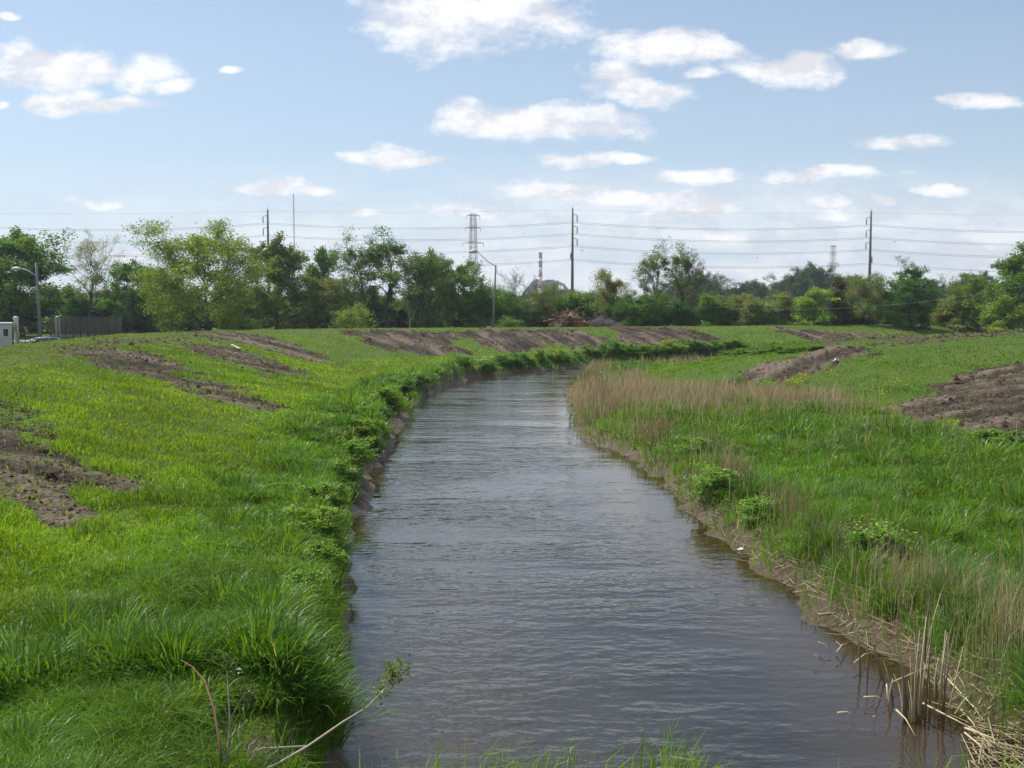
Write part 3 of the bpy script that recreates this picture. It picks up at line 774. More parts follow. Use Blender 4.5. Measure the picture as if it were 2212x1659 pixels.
def tree(kind, px, top, wpx, d, tint, label, group="trees behind the levee", base=1.9, cat="tree", name=None, by=None, lean=0.0, rz=None, sink=0.0):
    if kind not in TM:
        sd_, H, W, k, nl, ls, bits, hang = SPEC[kind]
        tm, cm = tree_meshes(kind, sd_, H, W, k, nl, ls, bits, hang)
        mm = cm or tm
        co = np.empty(len(mm.vertices) * 3, np.float32); mm.vertices.foreach_get("co", co); co = co.reshape(-1, 3)
        TM[kind] = (tm, cm, float(np.percentile(co[:, 2], 99.7)), float(np.percentile(np.abs(co[:, :2]), 97)) * 2)
        tm.materials.append(pale_bark_m if kind in ('pale',) else bark_m)
    tm, cm, H0, W0 = TM[kind]
    X, Y, Zt = at_y(px, top, d)
    H = Zt - base; Wd = wpx / F * d
    e = empty(name or ("shrub" if kind in ('bush', 'bush2', 'loose', 'shrub') else "broadleaf_tree" if kind not in ('bare', 'pale') else "bare_tree"),
              (X, Y, base - sink), label, cat, group, rz if rz is not None else random.uniform(0, 6.28))
    e.scale = (Wd / W0, Wd / W0, (H + sink) / H0)
    e.rotation_euler[1] = lean
    t = link("trunk", tm, None, e)
    if cm:
        c = link("crown", cm, None, e); c.color = (tint[0] * TB, tint[1] * TB, tint[2] * TB, 1)
    return e
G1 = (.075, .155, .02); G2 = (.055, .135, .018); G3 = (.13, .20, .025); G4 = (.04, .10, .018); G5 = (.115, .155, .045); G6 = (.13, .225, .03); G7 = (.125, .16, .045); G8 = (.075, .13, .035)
tree('maple', 42, 500, 215, 135, G1, "big leafy tree at the far left, partly cut off by the photo edge", rz=.4)
tree('maple2', -75, 515, 190, 140, G2, "dark leafy tree beyond the left photo edge")
tree('sparse', 185, 500, 128, 138, (.16, .18, .06), "tall thin tree with sparse brownish new leaves and sky showing through", rz=2.0)
tree('maple2', 275, 562, 130, 146, G2, "dark green round tree between the sparse brownish tree and the widest yellow green tree", rz=1.0)
tree('hero', 447, 482, 262, 124, G3, "widest yellow green tree on the left with branches down to the levee", rz=.9)
tree('maple', 592, 512, 145, 134, G5, "olive tree in front of the left wooden power pole", rz=4.0)
tree('column', 683, 536, 78, 150, G2, "narrow dark tree right of the olive tree")
tree('oak', 706, 598, 130, 138, G5, "low olive tree below the narrow dark tree", rz=3)
tree('airy', 780, 498, 105, 140, G8, "tall airy tree, left one of the tall pair left of the lattice tower", rz=1.4)
tree('airy2', 838, 496, 120, 142, G8, "tall airy tree, right one of the tall pair left of the lattice tower", rz=.2)
tree('crooked', 905, 545, 120, 132, G8, "crooked tree with a leaning dark trunk and few leaves", rz=2.8)
tree('pale', 884, 520, 70, 134, G8, "dead branches rising above the crooked tree", rz=1.1)
tree('maple', 938, 545, 100, 141, G8, "dense green tree right of the crooked tree", rz=2.2)
tree('maple2', 992, 566, 95, 146, G1, "bright green bushy tree left of the street lamp by the lattice tower", rz=5)
tree('bush', 1040, 618, 110, 148, G2, "dark green bushy tree behind the foot of the middle street lamp")
tree('airy', 1090, 612, 70, 150, G1, "small loose green tree just right of the middle street lamp", rz=3)
tree('bare', 1118, 574, 72, 165, G1, "leafless grey tree left of the red and white chimney", rz=.5, cat="tree")
tree('bare', 1048, 596, 62, 168, G1, "small leafless tree behind the middle street lamp", rz=2.5)
tree('bare', 1160, 600, 60, 172, G1, "leafless thin tree in front of the power plant")
tree('willow', 1163, 612, 95, 150, G5, "olive willow in front of the power plant")
tree('bush', 1205, 628, 90, 155, G5, "dull green bushy tree behind the log pile, left end")
tree('bush2', 1245, 634, 95, 150, G1, "bright green bushy tree behind the log pile, centre")
tree('bush', 1290, 632, 95, 155, G5, "pale olive bushy tree behind the grey brush pile")
tree('bush2', 1322, 642, 80, 148, G3, "yellow green bush right of the grey brush pile")
tree('willow', 1338, 582, 92, 145, G7, "short loose willow left of the two tall airy trees on the right", rz=.7)
tree('airy', 1416, 520, 92, 142, (.10, .14, .05), "tall airy tree with pale leaves right of the middle power pole, left of two", rz=2.7)
tree('airy2', 1473, 525, 78, 143, (.09, .13, .05), "tall airy tree right of the middle power pole, right of two", rz=3.6)
tree('oak', 1390, 634, 110, 140, G2, "low dark bushy tree below the two tall airy trees")
tree('bush', 1470, 650, 80, 138, G4, "dark bush at the right foot of the two tall airy trees")
tree('bush', 1530, 634, 85, 150, G1, "light green bushy tree at the right of the tall airy pair")
tree('oak', 1582, 636, 90, 152, G5, "round olive tree in the middle of the right tree line")
tree('bush2', 1635, 648, 85, 148, G5, "low pale olive bush left of the brightest green right tree")
tree('bush', 1690, 634, 100, 152, G5, "olive bush behind the brightest green right tree")
tree('column', 1757, 622, 88, 142, G6, "bright light green cone shaped tree on the right", rz=1)
tree('pale', 1786, 596, 62, 144, G6, "dead white leaning tree beside the cone shaped bright tree", cat="tree", rz=4)
tree('column', 1815, 598, 66, 146, (.06, .075, .025), "dark vine covered tree next to the dead white tree")
tree('willow', 1880, 592, 110, 145, G7, "olive tree in front of the right power pole", rz=2)
tree('airy2', 1968, 556, 74, 142, G2, "tallest tree right of the right power pole", rz=5)
tree('oak', 1970, 600, 105, 141, G2, "dark round crown at the foot of the tallest right tree", rz=1)
tree('bush', 2065, 634, 85, 146, G7, "brownish olive bush left of the pale green tree near the right edge")
tree('bare', 2040, 592, 50, 190, G1, "leafless grey tree over the far dark woods on the right")
tree('maple2', 2120, 592, 92, 142, (.11, .18, .035), "pale green tree near the right edge", rz=2.4)
tree('maple', 2222, 532, 140, 135, G1, "tall leafy tree cut off by the right photo edge", rz=.6)
tree('bush', 2170, 640, 90, 132, G3, "yellow green bush below the tall tree at the right edge")
tree('loose', 758, 655, 84, 128, G3, "small bright yellow green bush standing out before the dark trees")
tree('loose', 1104, 682, 56, 134, G1, "small bright yellow green bush right of the middle street lamp foot")
# undergrowth between the trunks
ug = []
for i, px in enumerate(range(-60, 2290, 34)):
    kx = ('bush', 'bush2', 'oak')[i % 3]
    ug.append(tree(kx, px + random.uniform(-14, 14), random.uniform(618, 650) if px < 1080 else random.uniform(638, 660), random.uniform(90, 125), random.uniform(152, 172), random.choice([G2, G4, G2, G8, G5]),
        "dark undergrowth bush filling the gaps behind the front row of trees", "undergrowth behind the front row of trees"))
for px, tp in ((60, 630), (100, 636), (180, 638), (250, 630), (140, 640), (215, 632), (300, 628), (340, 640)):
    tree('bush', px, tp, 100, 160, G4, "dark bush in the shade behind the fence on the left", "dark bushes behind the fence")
# far woods, each tree its own
for i in range(44):
    px = 1475 + i * 17.5 + random.uniform(-9, 9)
    hump = 14 * math.sin(i * .9) + 10 * math.sin(i * .37 + 1)
    tp = 612 - hump - (22 if 1670 < px < 1760 else 0) - (10 if 1760 < px < 1850 else 0)
    tree(('oak', 'maple', 'maple2')[i % 3], px, tp, random.uniform(60, 85), random.uniform(330, 380), (.035, .075, .022), "dark tree of the far wood behind the right tree line", "trees of the far wood on the right")
for i, px in enumerate((1230, 1262, 1285, 1200, 20, 90, 1000, 1330, 1420, 1120, 1075)):
    tree(('oak', 'maple2')[i % 2], px, 636 + (i % 3) * 6 - (10 if i < 3 else 0), 75, 360, (.04, .08, .025), "small dark far tree showing between the near trees", "far trees in the gaps")
# shrubs on the far bank of the bend and weeds
def shrub(px, py, wpx, hpx, tint, label, group):
    q = drop([px], [py])[0]; d = q[1]
    if 'shrub' not in TM: tree('shrub', 4000, 700, 10, 50, G1, "x"); o_ = [o for o in COL.objects if o.get("label") == "x"][0]; [bpy.data.objects.remove(c, do_unlink=True) for c in list(o_.children)]; bpy.data.objects.remove(o_, do_unlink=True)
    tm, cm, H0, W0 = TM['shrub']
    e = empty("shrub", (q[0], q[1], q[2] - .05), label, "shrub", group, random.uniform(0, 6.28))
    e.scale = (wpx / F * d / W0,) * 2 + (hpx / F * d / H0,)
    link("trunk", tm, None, e).name = "stem"; c = link("crown", cm, None, e); c.name = "foliage"; c.color = (tint[0] * 1.9, tint[1] * 1.9, tint[2] * 1.9, 1)
    return e
for i in range(26):
    t = i / 25; px = 1085 + 500 * t; py = 796 - 40 * t ** .8 + random.uniform(-4, 4) - 3
    shrub(px, py, random.uniform(28, 50), random.uniform(16, 32), random.choice([G1, G1, G2, G3]), "dark green shrub on the far bank where the creek bends right", "shrubs on the far bank of the bend")
for i in range(14):
    shrub(1575 + i * 15, 768 - i * .9 + random.uniform(-3, 3), random.uniform(24, 40), random.uniform(9, 16), random.choice([G1, G2]), "low shrub at the foot of the far levee right of the bend", "low shrubs below the far levee")
for (px, py, wx, hx, lb) in [(1052, 806, 46, 26, "round dark shrub on the left bank at the start of the bend"), (1000, 790, 34, 20, "small shrub above the muddy bank left of the bend"),
        (868, 850, 70, 34, "shrubby green clump on the left bank before the bend"), (908, 832, 50, 26, "shrubby clump closer to the bend on the left bank"), (818, 905, 50, 34, "shrubby clump over the bare mud ledge on the left bank")]:
    shrub(px, py, wx, hx, G2, lb, None)
for (px, py, wx, hx, lb) in [
        (2150, 960, 110, 36, "low green weeds at the foot of the bare soil strip on the right"), (1600, 835, 30, 22, "small dark bush at the lower end of the dirt ramp")]:
    shrub(px, py, wx, hx, G1, lb, None)

for (px, py, wx, hx) in [(838, 872, 52, 34), (800, 912, 60, 40), (792, 955, 62, 42), (768, 1002, 78, 52), (735, 1045, 90, 60), (748, 1080, 60, 44), (700, 1105, 105, 66), (690, 1165, 110, 76), (640, 1135, 90, 50), (702, 1232, 90, 70), (655, 1290, 110, 70), (600, 1075, 90, 40)]:
    e = shrub(px, py, wx, hx, random.choice([(.085, .17, .02), (.095, .185, .025), (.11, .195, .022)]), "leafy green weed clump on the left bank near the water edge", "leafy weed clumps along the left bank")
    e.name = "weed_clump"
for (px, py, wx, hx) in [(1545, 1075, 110, 70), (1500, 990, 70, 50), (1640, 1120, 90, 50), (1890, 1205, 130, 80)]:
    e = shrub(px, py, wx, hx, (.10, .195, .028), "leafy green weed clump rising among the reeds of the right bank", "leafy weed clumps on the right bank")
    e.name = "weed_clump"
# ------------------------------------------------------------------ built things
def M(*a, **k): return simple(*a, **k)
wood_m = M("grey pole wood", (.17, .15, .13), .85, .2, scale=3)
steel_m = M("galvanised steel", (.42, .43, .44), .5, .4, metal=.3, var=.12)
red_m = M("red paint", (.50, .09, .07), .6, .3, var=.1); white_m = M("white paint", (.74, .74, .72), .6, .3, var=.06)
wire_m = M("conductor", (.16, .16, .17), .6, .3, var=.05); insul_m = M("insulator", (.16, .16, .17), .4, .5, var=.1)
conc_m = M("lamp pole", (.20, .20, .20), .7, .3, var=.12)
PD = 210.0
poles = [(-67, 457), (578, 453), (1237, 450), (1882, 456), (2540, 460)]
WY = [(488, 515, 545, 577), (483, 509, 537, 565), (480.7, 505.7, 532, 561.5), (487, 514, 540, 570), (492, 520, 548, 580)]
plab = ["wooden power pole beyond the left photo edge", "wooden power pole rising behind the olive trees on the left", "tallest wooden power pole right of the red and white chimney", "wooden power pole at the right with insulators on its left side", "wooden power pole beyond the right photo edge"]
att = []
for i, ((px, top), wy) in enumerate(zip(poles, WY)):
    X, Y, Zt = at_y(px, top, PD)
    e = empty("power_pole", (X, Y, 2.0), plab[i], "power pole", "power poles behind the trees")
    mb = MB(); mb.tube([(0, 0, -.3), (0, 0, (Zt - 2) * .5), (0, 0, Zt - 2)], [.36, .29, .17], 10); mb.build("pole_shaft", wood_m, e)
    sd_ = 1 if i == 2 else -1; a = []
    for k, y_ in enumerate(wy):
        z = at_y(px, y_, PD)[2]; a.append((X, Y - .3, z))
        mb = MB(); s_ = sd_ * (1 if k < 3 else -.4)
        zz = z - 2 + 1.5
        mb.tube([(0, 0, zz + .2), (s_ * 1.0, -.1, zz)], [.07, .07], 5); mb.build("crossarm", steel_m, e)
        mb = MB(); mb.lathe([(.05, 0), (.13, .05), (.07, .12)] + [(q, .12 + j * .11) for j in range(1, 11) for q in ((.14,) if j % 2 else (.07,))] + [(.05, 1.35)], (s_ * .95, -.1, zz - 1.4), 8); mb.build("insulator", insul_m, e)
    mb = MB(); mb.tube([(0, 0, Zt - 2), (0, 0, Zt - 1.2)], [.05, .03], 5); mb.build("pole_tip", steel_m, e)
    a.append((X, Y, Zt - .3)); att.append(a)
names = ["top", "second", "third", "lowest"]
for k in range(5):
    mb = MB()
    for i in range(4):
        p, q = Vector(att[i][k]), Vector(att[i + 1][k])
        for off in ((-.14, .14) if k < 4 else (0,)):
            pts = []
            for j in range(19):
                t = j / 18; v = p.lerp(q, t); v.z -= 4 * t * (1 - t) * (1.15 if k < 4 else .35); v.z += off; pts.append(v)
            mb.tube(pts, .024 if k < 4 else .012, 4, cap=False)
    tag(mb.build("power_line", wire_m), ("%s doubled conductor strung between the wooden power poles" % names[k]) if k < 4 else "faint single ground wire along the tips of the wooden power poles", "power line", "wires between the power poles")

def lattice(px, top, d, label, H=47.0):
    X, Y, Zt = at_y(px, top, d); z0 = Zt - H
    e = empty("lattice_tower", (X, Y, z0), label, "transmission tower", None, .35)
    s_ = H / 47.0
    def half(z):
        t = z / H
        return s_ * ((4.4 * (1 - t / .60) + 1.35 * t / .60) if t < .60 else (1.35 - .35 * (t - .60) / .40))
    lv = [0, .10, .19, .27, .35, .42, .49, .55, .60, .65, .70, .75, .80, .85, .90, .95, 1.0]
    for band in range(4):
        mb = MB()
        for a_, b_ in zip(lv[band * 4:band * 4 + 4], lv[band * 4 + 1:band * 4 + 5]):
            za, zb = a_ * H, b_ * H; ha, hb = half(za), half(zb)
            A = [(-ha, -ha, za), (ha, -ha, za), (ha, ha, za), (-ha, ha, za)]; B = [(-hb, -hb, zb), (hb, -hb, zb), (hb, hb, zb), (-hb, hb, zb)]
            for i in range(4):
                j = (i + 1) % 4; rr_ = .10 * s_
                mb.tube([A[i], B[i]], rr_, 4, smooth=False); mb.tube([A[i], B[j]], rr_ * .6, 3); mb.tube([A[j], B[i]], rr_ * .6, 3); mb.tube([B[i], B[j]], rr_ * .7, 3)
        mb.build("lattice_section", M("tower paint %d" % band, (.40, .27, .26) if band >= 2 else (.34, .35, .38), .7, .2, var=.1), e)
    for zf, wf in ((.985, 3.0), (.875, 3.4), (.74, 4.6)):
        mb = MB(); z = zf * H
        for s in (-1, 1):
            mb.tube([(0, -1, z), (s * wf * s_, 0, z)], .13 * s_, 4); mb.tube([(0, 1, z), (s * wf * s_, 0, z)], .13 * s_, 4); mb.tube([(0, 0, z + .8), (s * wf * s_, 0, z)], .09 * s_, 3)
            mb.tube([(s * wf * s_, 0, z), (s * wf * s_, 0, z - 1.6 * s_)], .11 * s_, 4)
        mb.build("crossarm", steel_m, e)
lattice(1022, 462, 430, "near lattice transmission tower left of the chimney")
lattice(1800, 530, 700, "distant small lattice tower left of the right power pole")
# radio mast
X, Y, Zt = at_y(634, 418, 880); e = empty("radio_mast", (X, Y, 2), "very tall thin guyed radio mast behind the left trees", "mast")
for b_ in range(6):
    mb = MB(); z0, z1 = (Zt - 2) * b_ / 6, (Zt - 2) * (b_ + 1) / 6; h_ = .38
    cr = [(-h_, -h_), (h_, -h_), (0, h_)]
    for c_ in cr: mb.tube([(c_[0], c_[1], z0), (c_[0], c_[1], z1)], .12, 4)
    nn = 9
    for k in range(nn):
        for i in range(3):
            p, q = cr[i], cr[(i + 1) % 3]; za = z0 + (z1 - z0) * k / nn; zb = z0 + (z1 - z0) * (k + 1) / nn
            mb.tube([(p[0], p[1], za), (q[0], q[1], zb)], .07, 3)
    mb.build("mast_section", M("mast %d" % b_, (.30, .31, .34), .7, .2, var=.05), e)
# chimney
X, Y, Zt = at_y(1167.5, 546, 1450); H = Zt - 2; e = empty("chimney", (X, Y, 2), "tall red and white banded factory chimney", "chimney")
nb = 9
for k in range(nb):
    f0 = (0, .42, .52, .60, .68, .76, .83, .905, .985)[k]; f1 = (.42, .52, .60, .68, .76, .83, .905, .985, 1.0)[k]
    r_ = lambda f: 3.3 - 1.0 * f
    mb = MB(); mb.lathe([(r_(f0), f0 * H), (r_(f1), f1 * H - .02)], n=18); mb.build("painted_band", red_m if k % 2 == 1 else white_m, e)
mb = MB()
for f in (.84, .99): mb.lathe([(r_(f) + .1, f * H), (r_(f) + 1.0, f * H + .3), (r_(f) + 1.0, f * H + 1.3), (r_(f) + .1, f * H + 1.3)], n=18)
mb.build("gallery", M("steel gallery", (.25, .25, .27), var=.1), e)
# power plant
pm = M("dark cladding", (.11, .115, .125), .7, .2, var=.2, scale=.05); pm2 = M("grey cladding", (.22, .24, .26), .7, .2, var=.12, scale=.05)
X, Y, Zt = at_y(1175, 607, 1480); e = empty("power_plant", (X, Y, 2), "dark power plant hall at the foot of the chimney", "power plant")
k_ = 1480 / F; Hh = Zt - 2
mb = MB(); mb.box((4 * k_, 0, Hh / 2), (54 * k_, 30, Hh)); mb.build("boiler_hall", pm, e)
mb = MB(); mb.box((-14 * k_, -1, Hh + 1.2), (14 * k_, 16, 2.4)); mb.box((12 * k_, -1, Hh + .9), (20 * k_, 12, 1.8)); mb.build("roof_house", pm2, e)
mb = MB(); mb.box((46 * k_, 8, (Hh - 12) / 2), (42 * k_, 26, Hh - 12)); mb.build("turbine_hall", pm2, e)
mb = MB(); x0 = -24 * k_; mb.add([(x0, -14, Hh - .1), (x0, 14, Hh - .1), (x0 - 22 * k_, 14, Hh - 17), (x0 - 22 * k_, -14, Hh - 17), (x0, -14, 0), (x0, 14, 0), (x0 - 22 * k_, 14, 0), (x0 - 22 * k_, -14, 0)],
       [(0, 1, 2, 3), (0, 3, 7, 4), (1, 5, 6, 2), (2, 6, 7, 3)]); mb.build("sloping_wing", pm, e)
for i in range(6):
    mb = MB(); mb.box((-14 * k_ + i * 7.5 * k_, -15.05, Hh * .62), (3.5 * k_, .12, 9)); mb.build("window", M("dark glass %d" % i, (.05, .06, .08), .3, .5, var=.1), e)
X2, Y2, Z2 = at_y(1203, 608, 1470); X3, _, Z3 = at_y(1232, 634, 1470)
e = empty("conveyor_gallery", (X2, Y2, 2), "sloping coal conveyor gallery running down right from the power plant", "conveyor")
mb = MB(); w_ = 1.6
mb.tube([(0, 0, Z2 - 3), ((X3 - X2) * .5, 0, Z2 - 7 ), (X3 - X2, 0, Z3 - 2)], [2.2, 2.2, 2.2], 6, smooth=False); mb.build("gallery", pm2, e)
for f in (.5, .95):
    mb = MB(); xx = (X3 - X2) * f; zt_ = (Z2 - 7) if f == .5 else Z3 - 3
    mb.tube([(xx - 2.5, 0, 0), (xx, 0, zt_)], .5, 4); mb.tube([(xx + 2.5, 0, 0), (xx, 0, zt_)], .5, 4); mb.build("trestle", pm, e)
mb = MB(); mb.box((X3 - X2 + 1, 0, (Z3 - 4) / 2), (9, 9, Z3 - 4)); mb.build("transfer_house", pm2, e)

# street lamps
lens_m = M("lamp glass", (.75, .77, .78), .25, .5, var=.03)
def street_lamp(px0, pyb, px1, pyt, axy, d, label, zb=2.0):
    X0, Y0, _ = at_y(px0, pyb, d); X1, _, Z1 = at_y(px1, pyt, d)
    fz = (pyb, at_y(px0, pyb, d)[2]); dx = (X1 - X0); zb_ = zb
    xb = X0 - dx * (fz[1] - zb) / max(.1, Z1 - fz[1])
    e = empty("street_lamp", (xb, Y0, zb), label, "street lamp", "street lamps beyond the levee")
    mb = MB(); mb.tube([(0, 0, -.2), ((X1 - xb) * .5, 0, (Z1 - zb) * .5), (X1 - xb, 0, Z1 - zb)], [.155, .13, .10], 10); mb.lathe([(.26, 0), (.26, .12), (.17, .3)], (0, 0, 0), 10); mb.build("pole_shaft", conc_m, e)
    P_ = [at_y(a[0], a[1], d) for a in axy]; P_ = [Vector((p[0] - xb, 0, p[2] - zb)) for p in P_]
    mb = MB(); mb.tube(P_, [.06] * (len(P_) - 1) + [.045], 6); 
    lo = Vector(((X1 - xb), 0, Z1 - zb - .35)); mid = P_[0].lerp(P_[-1], .25)
    mb.build("arm", steel_m, e)
    h_ = P_[-1]; dr = (P_[-1] - P_[-2]).normalized()
    mb = MB(); mb.tube([h_ - dr * .1, h_ + dr * .15 , h_ + Vector((-.45, 0, .03)), h_ + Vector((-.85, 0, -.02)), h_ + Vector((-1.0, 0, -.06))], [.07, .13, .19, .16, .06], 8); hd = mb.build("lamp_head", steel_m, e)
    mb = MB(); mb.lathe([(.05, -.13), (.15, -.08), (.18, 0)], (h_.x - .5, 0, h_.z - .10), 10); mb.build("lamp_glass", lens_m, hd)
street_lamp(1065, 703, 1071, 572, [(1071, 575), (1055, 566), (1040, 552), (1031, 544)], 129, "grey street lamp in the middle with its arm reaching up left")
street_lamp(88, 735, 78, 566, [(79, 596), (66, 588), (54, 582), (46, 581)], 96, "grey street lamp at the left between the trailer and the fence")

# low wire with its two wooden supports
e = empty("utility_pole", (*at_y(1290, 634, 146)[:2], 1.9), "small leaning wooden pole among the trees left of the willow", "utility pole", "small wooden utility poles")
zt_ = at_y(1290, 632, 146)[2]; mb = MB(); mb.tube([(0, 0, -.2), (-.1, 0, zt_ - 1.9)], [.14, .1], 8); mb.build("pole_shaft", wood_m, e); mb = MB(); mb.tube([(-.6, 0, zt_ - 2.3), (.5, 0, zt_ - 2.3)], .05, 4); mb.build("crossarm", wood_m, e)
e = empty("utility_pole", (*at_y(2330, 590, 120)[:2], 1.9), "small wooden pole beyond the right photo edge", "utility pole", "small wooden utility poles")
zt2 = at_y(2330, 590, 120)[2]; mb = MB(); mb.tube([(0, 0, -.2), (0, 0, zt2 - 1.9)], [.14, .1], 8); mb.build("pole_shaft", wood_m, e); mb = MB(); mb.tube([(-.6, 0, zt2 - 2.3), (.5, 0, zt2 - 2.3)], .05, 4); mb.build("crossarm", wood_m, e)
wp = [(1290, 634), (1370, 648), (1523, 663), (1694, 669), (1817, 666), (1968, 655), (2084, 640), (2212, 618), (2330, 593)]
mb = MB(); mb.tube([at_y(a, b, 145.5 - 25.5 * i / 8) for i, (a, b) in enumerate(wp)], .008, 4, cap=False)
tag(mb.build("sagging_wire", M("pale cable", (.45, .45, .45), var=.05)), "thin pale wire sagging low in front of the right tree line", "wire")

# chain link fence
fe_m = M("fence wire", (.045, .042, .038), .6, .3, var=.1)
A_ = Vector(at_y(108, 700, 96)); B_ = Vector(at_y(264, 700, 104)); A_.z = B_.z = 2.0; L_ = (B_ - A_).length; ux = (B_ - A_).normalized()
e = empty("chain_link_fence", A_, "dark chain link fence panels under the trees on the left", "fence")
HT = at_y(110, 685, 96)[2] - 2.0
for k in range(11):
    mb = MB(); p = ux * (L_ * k / 10); mb.tube([p, p + Vector((0, 0, HT + .05))], .045, 6); mb.build("post", fe_m, e)
mb = MB(); mb.tube([Vector((0, 0, HT)), ux * L_ + Vector((0, 0, HT))], .03, 5); mb.tube([Vector((0, 0, HT * .5)), ux * L_ + Vector((0, 0, HT * .5))], .02, 4); mb.build("rail", fe_m, e)
mb = MB(); st_ = .14; nn = int((L_ + HT) / st_)
for s in (0, 1):
    for k in range(nn):
        a0 = k * st_ - HT; t0 = max(0, -a0); t1 = min(HT, L_ - a0)
        if t1 <= t0: continue
        if s == 0: p, q = (a0 + t0, t0), (a0 + t1, t1)
        else: p, q = (a0 + t0, HT - t0), (a0 + t1, HT - t1)
        mb.tube([ux * p[0] + Vector((0, -.03, p[1])), ux * q[0] + Vector((0, -.03, q[1]))], .02, 3, cap=False)
mb.build("wire_mesh", fe_m, e)
e = empty("field_fence", Vector(at_y(26, 700, 99)[:2] + (2.0,)), "low wire fence running between the white trailer and the dark fence panels", "fence")
for k in range(4):
    mb = MB(); mb.tube([(k * 1.25, 0, 0), (k * 1.25, 0, 2.0)], .035, 5); mb.build("post", fe_m, e)
for z in (.7, 1.3, 1.95):
    mb = MB(); mb.tube([(-1, 0, z), (3.9, 0, z)], .018, 4); mb.build("wire", fe_m, e)

# trailer
X1, Y1, Z1 = at_y(25, 699, 78); Ztop = Z1
tw_m = M("cream panel", (.52, .50, .45), .5, .3, var=.05, scale=1.5); e = empty("site_trailer", (X1, Y1, 2.0), "white site trailer with two dark windows at the left edge", "trailer", None, R(27))
Hh = Ztop - 2.0
mb = MB(); mb.box((-2.9, 1.15, .45 + (Hh - .45) / 2), (5.8, 2.3, Hh - .45), 0, .06); mb.build("body", tw_m, e)
mb = MB(); mb.box((-2.9, 1.15, Hh + .03), (5.95, 2.45, .10), 0, .03); mb.build("roof", white_m, e)
dg = M("dark window", (.025, .03, .03), .15, .6, var=.1)
for xa in (-.42, -1.0, -2.4, -4.2):
    zc = at_y(17, 718.5, 78)[2] - 2
    mb = MB(); fw, fh = .36, .58
    mb.box((xa, -.012, zc + fh / 2 + .02), (fw + .1, .03, .04)); mb.box((xa, -.012, zc - fh / 2 - .02), (fw + .1, .03, .04)); mb.box((xa - fw / 2 - .025, -.012, zc), (.05, .03, fh)); mb.box((xa + fw / 2 + .025, -.012, zc), (.05, .03, fh))
    w_ = mb.build("window", white_m, e); mb = MB(); mb.box((xa, -.006, zc), (fw, .012, fh)); mb.build("pane", dg, w_)
for xa in (-2.4, -3.3):
    mb = MB(); mb.lathe([(.1, -.12), (.33, -.1), (.35, 0), (.33, .1), (.1, .12)], (0, 0, 0), 16)
    wl = mb.build("wheel", M("tyre rubber", (.03, .03, .03), var=.1), e, (xa, .15, .35)); wl.rotation_euler = (math.pi / 2, 0, 0)
mb = MB(); mb.tube([(0, 1.15, .5), (1.1, 1.15, .45)], .05, 5); mb.tube([(1.0, 1.15, .45), (1.0, 1.15, 0)], .03, 5); mb.build("drawbar", fe_m, e)

# car: lofted body
def car(px, top, d, label, rz):
    X, Y, Zt = at_y(px, top, d); zg = Zt - 1.45
    e = empty("parked_car", (X, Y, zg), label, "car", None, rz)
    body = M("car paint", (.20, .30, .33), .3, .6, metal=.3, var=.03); glass = M("car glass", (.06, .075, .085), .08, .8, var=.02)
    def loft(prof, wfn, name, m_, parent):
        # prof: list of (x, zlow, zhigh); wfn(x, f) half width at height fraction f
        vs = []; fs = []; K = 5
        for (x_, a_, b_) in prof:
            for s in (-1, 1):
                for k in range(K):
                    f = k / (K - 1); f = f if s < 0 else 1 - f
                    vs.append((x_, s * wfn(x_, f), a_ + (b_ - a_) * f))
        n = 2 * K
        for i in range(len(prof) - 1):
            for k in range(n): fs.append((i * n + k, i * n + (k + 1) % n, (i + 1) * n + (k + 1) % n, (i + 1) * n + k))
        fs += [tuple(range(n - 1, -1, -1)), tuple(range((len(prof) - 1) * n, len(prof) * n))]
        q = MB(); q.add(vs, fs, True); return q.build(name, m_, parent)
    loft([(-2.3, .45, .62), (-2.2, .3, .85), (-1.6, .25, .95), (-.8, .25, .93), (.9, .25, .92), (1.7, .25, .82), (2.15, .3, .68), (2.3, .42, .58)],
         lambda x_, f: (.86 - .10 * abs(x_ / 2.3) ** 3) * (1 - .10 * (2 * f - 1) ** 2), "body", body, e)
    loft([(-1.75, .93, .96), (-1.1, .92, 1.36), (-.5, .92, 1.43), (.2, .92, 1.40), (1.15, .9, .93)], lambda x_, f: .76 - .17 * f, "windows", glass, e)
    loft([(-1.12, 1.372, 1.40), (-.9, 1.385, 1.43), (-.4, 1.40, 1.46), (.1, 1.385, 1.44), (.32, 1.33, 1.37)], lambda x_, f: .60 - .04 * f, "roof", body, e)
    for s in (-1, 1):
        mb = MB(); mb.tube([(-1.75, s * .74, .96), (-1.1, s * .60, 1.38)], .035, 5); mb.tube([(1.12, s * .75, .94), (.25, s * .60, 1.38)], .03, 5); mb.tube([(-.3, s * .75, .93), (-.3, s * .60, 1.41)], .03, 5); mb.build("pillar", body, e)
        for x_ in (-1.4, 1.4):
            mb = MB(); mb.lathe([(.12, -.1), (.29, -.1), (.32, -.06), (.32, .06), (.29, .1), (.12, .1)], (0, 0, 0), 18)
            wl = mb.build("wheel", M("tyre", (.03, .03, .03), var=.1), e, (x_, s * .78, .32)); wl.rotation_euler = (math.pi / 2, 0, 0)
            mb = MB(); mb.lathe([(.05, -.11), (.19, -.105), (.19, .105), (.05, .11)], (0, 0, 0), 12); mb.build("rim", steel_m, wl)
        mb = MB(); mb.box((2.2, s * .6, .62), (.1, .28, .12), 0, .03); mb.build("headlight", lens_m, e)
        mb = MB(); mb.box((-2.24, s * .6, .72), (.08, .26, .14), 0, .03); mb.build("tail_light", red_m, e)
car(112, 728, 79, "grey blue car seen only by its roof over the levee crest", R(35))
